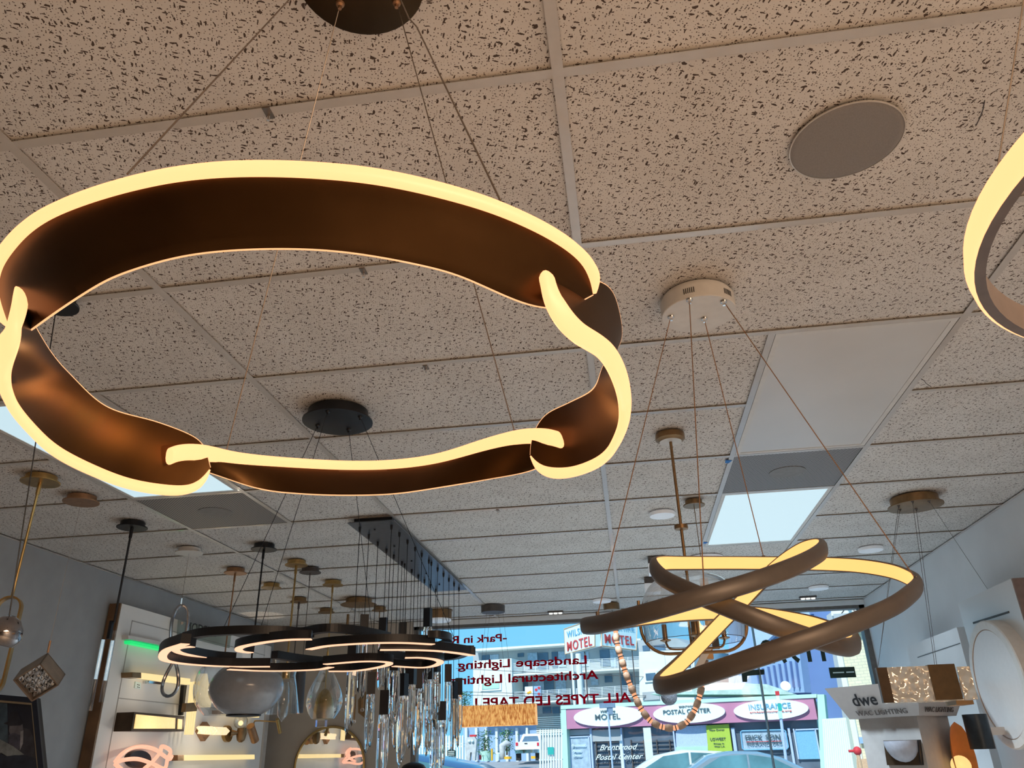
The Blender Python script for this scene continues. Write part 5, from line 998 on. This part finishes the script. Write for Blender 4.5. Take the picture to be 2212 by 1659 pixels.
b = MB(); S_.poly(b, [(290, 1538), (398, 1547), (397, 1580), (283, 1579)], .13, .0); b.build('box', M['bronze2'], t)
RG = mat('rippled_glass', (.8, .6, .3), .3, scale=60, emit=(1, .68, .26), es=.8, bump=.5)
for pp in ([(295, 1543), (379, 1551), (378, 1574), (290, 1574)], [(385, 1553), (394, 1554), (393, 1575), (384, 1575)]): b = MB(); S_.poly(b, pp, .135, .13); b.build('glass_window', RG, t)
p = S_(290, 1560, .13); MB().bx(BXF+.04, BXF+.09, p.y-.006, p.y-.001, S_(272, 1571, .06).z, S_(272, 1547, .06).z).build('end_window', RG, t)
t = sconce('tube_sconce', 'upright wall light of slim lit glass tubes held by a dark band', 412, 1530)
for k in range(4): MB().cyl(S_(413+k*5.6, 1473-k*.5, .09), S_(400+k*5.2, 1587, .09), .009, 10).build('glass_tube', M['sconce'], t, smooth=True)
b = MB(); S_.poly(b, [(403, 1519), (428, 1517), (425, 1536), (400, 1538)], .115, .08); b.build('band', M['dbrass'], t); b = MB(); S_.poly(b, [(398, 1480), (404, 1480), (396, 1545), (392, 1545)], .03, 0); b.build('backplate', M['black'], t)
t = sconce('wedge_sconce', 'white wedge wall light on a gold backplate, left of the smoky globe', 446, 1495)
b = MB(); S_.poly(b, [(443, 1455), (448, 1455), (457, 1518), (455, 1528), (435, 1528)], .09, .02); b.build('shade', glow('soft_wedge', (1, .78, .45), .9), t); b = MB(); S_.poly(b, [(430, 1497), (441, 1496), (437, 1530), (428, 1528)], .03, 0); b.build('backplate', M['brass'], t)
t = sconce('arrow_sconce', 'bronze diamond wall light with two glowing arrow shapes', 462, 1578)
b = MB(); S_.poly(b, [(447, 1559), (461, 1578), (443, 1601), (431, 1580)], .04, 0); b.build('diamond_plate', M['copper'], t)
for pp in ([(430, 1571), (434, 1568), (459, 1569), (467, 1577), (459, 1587), (432, 1585), (435, 1578)], [(463, 1570), (489, 1571), (497, 1579), (489, 1588), (463, 1587), (470, 1578)]): b = MB(); S_.poly(b, pp, .075, .05); b.build('arrow_diffuser', mat('arrow_glow', (.8, .7, .5), .5, emit=(1, .72, .40), es=.9, scale=60, var=.3), t)
t = sconce('disc_sconce', 'dark brass cone and round disc wall light right of the arrows', 495, 1585)
b = MB(); S_.poly(b, [(494+9*math.cos(a), 1585+18*math.sin(a)) for a in [2*PI*k/24 for k in range(24)]], .03, 0); b.build('disc', M['brass'], t); MB().cyl(S_(498, 1583, .03), S_(517, 1583, .09), .03, 16, .008).build('cone', M['dbrass'], t, smooth=True)
t = sconce('globe_sconce', 'clear ribbed glass globe wall light on a dark brass cup', 524, 1575)
k_ = mpp(S_(520, 1560)); MB().ball(S_(520, 1559, .1), 14.5*k_, 20).build('globe', M['shade'], t, smooth=True); MB().ball(S_(520, 1562, .1), 5*k_, 12).build('bulb', M['bulb'], t, smooth=True)
b = MB(); q = S_(523, 1572, .1); b.disc([(9*k_, 0), (10.5*k_, -12*k_), (8*k_, -24*k_), (3*k_, -28*k_)], q, 20); b.build('cup', M['dbrass'], t, smooth=True)
t = sconce('cylinder_sconce', 'dark copper slanted cylinder wall light beside the glass globe', 547, 1585)
MB().cyl(S_(541, 1568, .1), S_(551, 1600, .1), 8.5*k_, 20).build('cylinder', M['copper'], t, smooth=True, ang=.5); MB().cyl(S_(546, 1580, .1), S_(546, 1580, 0), .02, 12).build('wall_mount', M['dbrass'], t)
q = S_(540, 1562, .1); lamp('SPOT', 'cylinder_uplight', q, 9, (1, .84, .66), (.0, -.03, 1), spot_size=.50, spot_blend=.25, shadow_soft_size=.0)
t = sconce('swing_arm_light', 'thin brass swing arm wall light with a small upright bar', 600, 1567)
MB().tube(smooth_path([S_(549, 1568, .02), S_(549, 1560, .1), S_(556, 1557, .14), S_(596, 1559, .3)], 5), .006, 8).build('arm', M['brass'], t, smooth=True); MB().cyl(S_(599, 1553, .32), S_(605, 1583, .32), .016, 12).build('lamp_bar', M['brass'], t, smooth=True)
t = sconce('ribbon_sconce', 'pink lit wall light of crossing curved ribbons over a dark round plate', 305, 1640)
b = MB(); S_.poly(b, [(303+24*math.cos(a), 1640+19*math.sin(a)) for a in [2*PI*k/28 for k in range(28)]], .04, 0); b.build('round_plate', M['black'], t)
for pts in ([(248, 1647), (262, 1630), (285, 1616), (310, 1613), (335, 1619), (352, 1631), (366, 1640), (371, 1634)], [(248, 1648), (270, 1641), (300, 1640), (330, 1650), (355, 1660), (362, 1640), (368, 1622), (350, 1612), (346, 1625), (330, 1645), (312, 1660)], [(248, 1649), (262, 1662), (285, 1672), (320, 1664), (352, 1662)]):
    MB().tube(smooth_path([S_(x, y, .07+.03*math.sin(i*1.3)) for i, (x, y) in enumerate(pts)], 6), .0135, 8).build('ribbon', M['pink'], t, smooth=True)
t = thing('glass_wall_sign', 'clear glass sign on standoffs with dark lettering, above the display board', 'sign', S_(430, 1360, .08))
b = MB(); S_.poly(b, [(386, 1338), (500, 1369), (496, 1400), (384, 1371)], .09, .082); b.build('glass_plate', thin_glass('frosted_glass', (.70, .74, .70), .1, .3, .3), t)
text('MODERN', S_(400, 1362, .092), S_(466, 1376, .092), 17*k_, M['black'], t, nrm=(1, 0, 0), depth=.002)
for u, v_ in ((393, 1346), (391, 1372)): MB().cyl(S_(u, v_, 0), S_(u, v_, .095), .012, 12).build('standoff', M['chrome'], t)
for u, v_, e_ in ((350, 1500, .5), (340, 1600, .7), (450, 1560, .7), (470, 1625, .7)): lamp('POINT', 'sconce_glow', S_(u, v_, .22), e_, (1, .82, .62), shadow_soft_size=.0)
# round mirror on the front wall
c0 = ony(711, 1655, YF-.02); k_ = mpp(c0); r_ = 77*k_; t = thing('round_mirror', 'round brass rimmed mirror on the taupe front wall, reflecting the display board', 'mirror', c0)
MB().prism([c0+V((r_*math.cos(a), 0, r_*math.sin(a))) for a in [2*PI*k/72 for k in range(72)]], (0, .018, 0)).build('mirror_glass', M['mirror'], t)
MB().tube([c0+V((r_*1.01*math.cos(a), .0, r_*1.01*math.sin(a))) for a in [2*PI*k/96 for k in range(96)]], .012, 8, closed=True).build('rim', M['brass'], t, smooth=True)
# framed portrait standing on a cabinet at the left edge
PT = lambda x, y, o=0: ony(x, y, 3.9)+V((.25, -1, 0)).normalized()*o
t = thing('display_cabinet', 'low grey cabinet by the left wall under the framed picture', 'cabinet', (-3.3, 3.95, 0)); zc0 = PT(0, 1735).z-.03
MB().bx(XL+.012, -2.75, 3.72, 4.25, .08, zc0).build('body', M['board'], t); MB().bx(-3.17, -2.78, 3.70, 3.72, .12, zc0-.04).build('door', M['board'], t); MB().bx(XL+.012, -2.75, 3.76, 4.2, 0, .08).build('plinth', M['black'], t)
t = thing('framed_picture', 'dark framed picture of a bearded person in a hat over paper, bottom left', 'picture', PT(-20, 1738))
def pq(pts, f, b_, nm, mt, par=None): b = MB(); b.prism([PT(x, y, f) for x, y in pts], V((.25, -1, 0)).normalized()*(b_-f)); return b.build(nm, mt, par or t)
pq([(-130, 1489), (82, 1508), (105, 1738), (-112, 1738)], 0, -.03, 'backing', M['black'])
fc = mat('navy_frame', (.012, .016, .03), .3); gc = mat('gilt_line', (.34, .27, .17), .5)
for a_ in ([(-130, 1489), (82, 1508), (72, 1519), (-122, 1502)], [(82, 1508), (105, 1738), (92, 1730), (72, 1519)], [(-130, 1489), (-122, 1502), (-104, 1730), (-112, 1738)], [(-112, 1738), (-104, 1730), (92, 1730), (105, 1738)]): pq(a_, .018, 0, 'frame', fc)
for a_ in ([(-122, 1502), (73, 1519), (70, 1523), (-119, 1507)], [(73, 1519), (93, 1730), (89, 1727), (70, 1523)]): pq(a_, .014, 0, 'gilt_line', gc)
cv = pq([(-119, 1507), (70, 1523), (89, 1727), (-101, 1727)], .004, 0, 'canvas', mat('dark_canvas', (.018, .020, .032), .6, var=.3, scale=9))
for pts, col, nm, o in (([(-20, 1516), (0, 1518), (17, 1520), (19, 1640), (0, 1600), (-20, 1600)], (.05, .08, .11), 'curtain', .0055), ([(20, 1600), (30, 1588), (52, 1572), (66, 1576), (76, 1600), (82, 1660), (60, 1668), (38, 1640), (16, 1625)], (.035, .035, .045), 'coat', .0062),
        ([(22, 1566), (34, 1560), (50, 1563), (52, 1580), (46, 1592), (26, 1594), (21, 1580)], (.10, .095, .11), 'face', .0066), ([(20, 1588), (30, 1583), (46, 1588), (48, 1606), (40, 1622), (26, 1618), (19, 1602)], (.06, .06, .085), 'beard', .007), ([(46, 1580), (52, 1578), (51, 1606), (44, 1622)], (.22, .22, .24), 'collar', .0072),
        ([(9, 1563), (20, 1558), (24, 1540), (30, 1536), (40, 1538), (45, 1552), (47, 1560), (53, 1562), (46, 1567), (24, 1568)], (.022, .022, .030), 'hat', .0075), ([(-20, 1606), (2, 1597), (30, 1612), (54, 1630), (18, 1634), (4, 1626), (-20, 1640)], (.17, .19, .20), 'paper', .0082),
        ([(-20, 1640), (4, 1628), (14, 1634), (34, 1631), (60, 1632), (84, 1640), (88, 1726), (-20, 1726)], (.02, .025, .04), 'table', .0085)):
    pq(pts, o, o-.0006, nm, mat('paint_'+nm, col, .7, var=.35, scale=25), cv)

# --- right hand displays
R_S = Side(2.1, -1)
t = thing('right_display_board', 'pale display board on the right wall carrying the big round flush light', 'display board', (2.19, 4.99, .1))
MB().bx(2.1, XR-.012, 4.605, 5.38, .1, 2.345).build('panel', M['offpanel'], t); MB().bx(2.102, XR-.012, 4.595, 4.605, .1, 2.345).build('side_panel', mat('brown_board_side', (.20, .15, .14), .6), t)
b = MB(); R_S.poly(b, [(2101, 1344), (2178, 1320), (2179, 1324), (2102, 1348)], .004, 0); b.build('slot', M['bronze2'], t)
t = thing('second_display_board', 'pale blue grey display board further along the right wall', 'display board', (2.2, 6.0, .1)); MB().bx(2.12, XR-.012, 5.55, 6.6, .1, 2.22).build('panel', M['wallr'], t); MB().bx(2.118, 2.12, 5.56, 6.4, 2.12, 2.125).build('groove', M['dark'], t)
cz, cyy, rr = 1.84, 4.95, .335
t = thing('round_flush_light', 'large round white flush light mounted upright on the right display board', 'ceiling light', (2.06, cyy, cz))
Ry = Matrix.Rotation(-PI/2, 3, 'Y')
MB().disc([(rr, 0), (rr, .07), (rr*.98, .076), (rr*.86, .078), (rr*.85, .07), (0, .07)], (2.1, cyy, cz), 64, Ry).build('ring', M['white'], t, smooth=True, ang=.5)
MB().disc([(rr*.845, .071), (rr*.84, .073), (0, .074)], (2.1, cyy, cz), 64, Ry).build('lens', mat('opal_lens', (.66, .63, .61), .4, var=.02), t, smooth=True)
MB().tube([V((2.028, cyy+rr*.85*math.cos(a), cz+rr*.85*math.sin(a))) for a in [2*PI*k/64 for k in range(64)]], .003, 6, closed=True).build('copper_line', M['copper'], t, smooth=True)
p, q = ony(2104, 1543, 5.0), ony(2128, 1618, 5.0); p = V((p.x, 5.0, p.z)); q = V((p.x, 5.0, q.z)); t = thing('cylinder_wall_light', 'dark blue-black cylinder wall light beside the big round light', 'wall light', p); xw = p.x
MB().lathe([(.062, 0), (.062, q.z-p.z), (.059, q.z-p.z), (.059, 0)], p, 36).build('cylinder', mat('ink_metal', (.03, .04, .05), .35, .6), t, smooth=True, ang=.5); MB().cyl(p+V((0, 0, -.002)), p+V((0, 0, -.008)), .0595, 30).build('cap', M['black'], t)
MB().bx(xw+.05, 2.1, 5.02, 5.05, (p.z+q.z)/2-.02, (p.z+q.z)/2+.02).build('wall_mount', M['offpanel'], t)
# column display with header
cX, cY, a_ = 1.575, 5.0, .25
def face(sgn): 
    P_ = Plane.__new__(Plane); P_.a = V((cX, cY, 0)); P_.u = V((1, -1, 0)).normalized() if sgn < 0 else V((1, 1, 0)).normalized()
    P_.n = V((-1, -1, 0)).normalized() if sgn < 0 else V((1, -1, 0)).normalized(); return P_
FL, FR = face(-1), face(1)
t = thing('column_display', 'square white column display turned corner-on with a flared header sign', 'display stand', (cX, cY+a_, 0))
hz0, hz1 = 1.69, 1.865
CG = mat('column_grey', (.34, .33, .325), .7, var=.04)  # white column; the shade it stands in is put into this darker colour
MB().prism([(cX, cY, 0), (cX-a_, cY+a_, 0), (cX, cY+2*a_, 0), (cX+a_, cY+a_, 0)], (0, 0, hz0)).build('column', CG, t)
def sq(e, z): return [V((cX, cY-e, z)), V((cX-a_-e, cY+a_, z)), V((cX, cY+2*a_+e, z)), V((cX+a_+e, cY+a_, z))]
b = MB(); b.add(sq(.05, hz0)+sq(.16, hz1), [(0, 1, 2, 3), (4, 7, 6, 5)]+[(k, (k+1) % 4, 4+(k+1) % 4, 4+k) for k in range(4)]); hd = b.build('header', mat('header_grey', (.36, .345, .34), .6, var=.03), t)  # header colour lowered too, carrying the same shade
lo, hi = sq(.052, hz0), sq(.162, hz1)
def onface(i, u, v_): a = lo[i].lerp(lo[0], u); b_ = hi[i].lerp(hi[0], u); return a.lerp(b_, v_)
def htext(body, i, u0, u1, v_, h, mt):
    p, q = (onface(i, u0, v_), onface(i, u1, v_)); n = (lo[i]-lo[0]).cross(hi[0]-lo[0]); n = n if n.y < 0 else -n; n.normalize(); text(body, p+n.normalized()*.004, q+n.normalized()*.004, h, mt, hd, nrm=n.normalized(), depth=.003, upv=hi[0]-lo[0]+hi[i]-lo[i], thick=.01)
htext('dwe', 1, .21, .52, .40, .07, OM['bluei'] if 0 else M['black']); htext('WAC LIGHTING', 1, .16, .86, .10, .028, M['dark']); htext('WAC LIGHTING', 3, .90, .16, .12, .028, M['dark'])
p = FL(1949, 1625); t = thing('half_dome_light', 'grey half dome wall light on a bronze square plate, on the column', 'wall light', p)
b = MB(); FL.poly(b, [(1908, 1600), (1983, 1598), (1990, 1653), (1916, 1653)], .02, 0); b.build('square_plate', M['bronze2'], t)
b = MB(); c0 = FL(1946, 1600, .02); kk = mpp(c0); nn = 12; vs = []; fs = []
for i in range(nn+1):
    th = PI*i/nn
    for j in range(9): ph = PI/2*j/8; vs.append(c0+FL.u*(38*kk*math.cos(th)*math.cos(ph)*1.0)+V((0, 0, -42*kk*math.sin(th)*math.cos(ph)))+FL.n*(.07*math.sin(ph)))
for i in range(nn):
    for j in range(8): fs.append((i*9+j, (i+1)*9+j, (i+1)*9+j+1, i*9+j+1))
b.add(vs, fs); b.build('half_dome', mat('grey_dome', (.34, .36, .42), .5), t, smooth=True)
b = MB(); FL.poly(b, [(1983, 1598), (1990, 1653), (1988, 1653), (1981, 1598)], .03, .0); b.build('plate_edge', M['black'], t)
p = FR(2074, 1650); t = thing('leaf_sconce', 'orange-lit pointed leaf wall light with a glowing round bulb, on the column', 'wall light', p)
OG = mat('orange_enamel', (.62, .20, .03), .45, var=.05)
b = MB(); vs = []; fs = []; c0 = FR(2074, 1640, .05); kk = mpp(c0); rows = 16
for i in range(rows+1):
    v_ = -1+2*i/rows; wd = math.sqrt(max(0, 1-v_*v_))**.95
    for j in range(9): w_ = -1+2*j/8; vs.append(c0+FR.u*(w_*wd*50*kk)+V((0, 0, v_*74*kk))+FR.n*(-.055*(1-w_*w_*wd*wd-v_*v_*.8)+.03)*1.0)
for i in range(rows):
    for j in range(8): fs.append((i*9+j, (i+1)*9+j, (i+1)*9+j+1, i*9+j+1))
b.add(vs, fs); b.build('leaf_reflector', OG, t, smooth=True); MB().ball(FR(2076, 1654, .07), 20*kk, 24).build('bulb', glow('opal_bulb', (1, .58, .20), 1.25), t, smooth=True)
MB().cyl(FR(2076, 1660, .0), FR(2076, 1660, .05), .03, 14).build('wall_mount', M['black'], t)
lamp('POINT', 'leaf_bulb_light', FR(2076, 1640, .13), .25, (1, .5, .15))
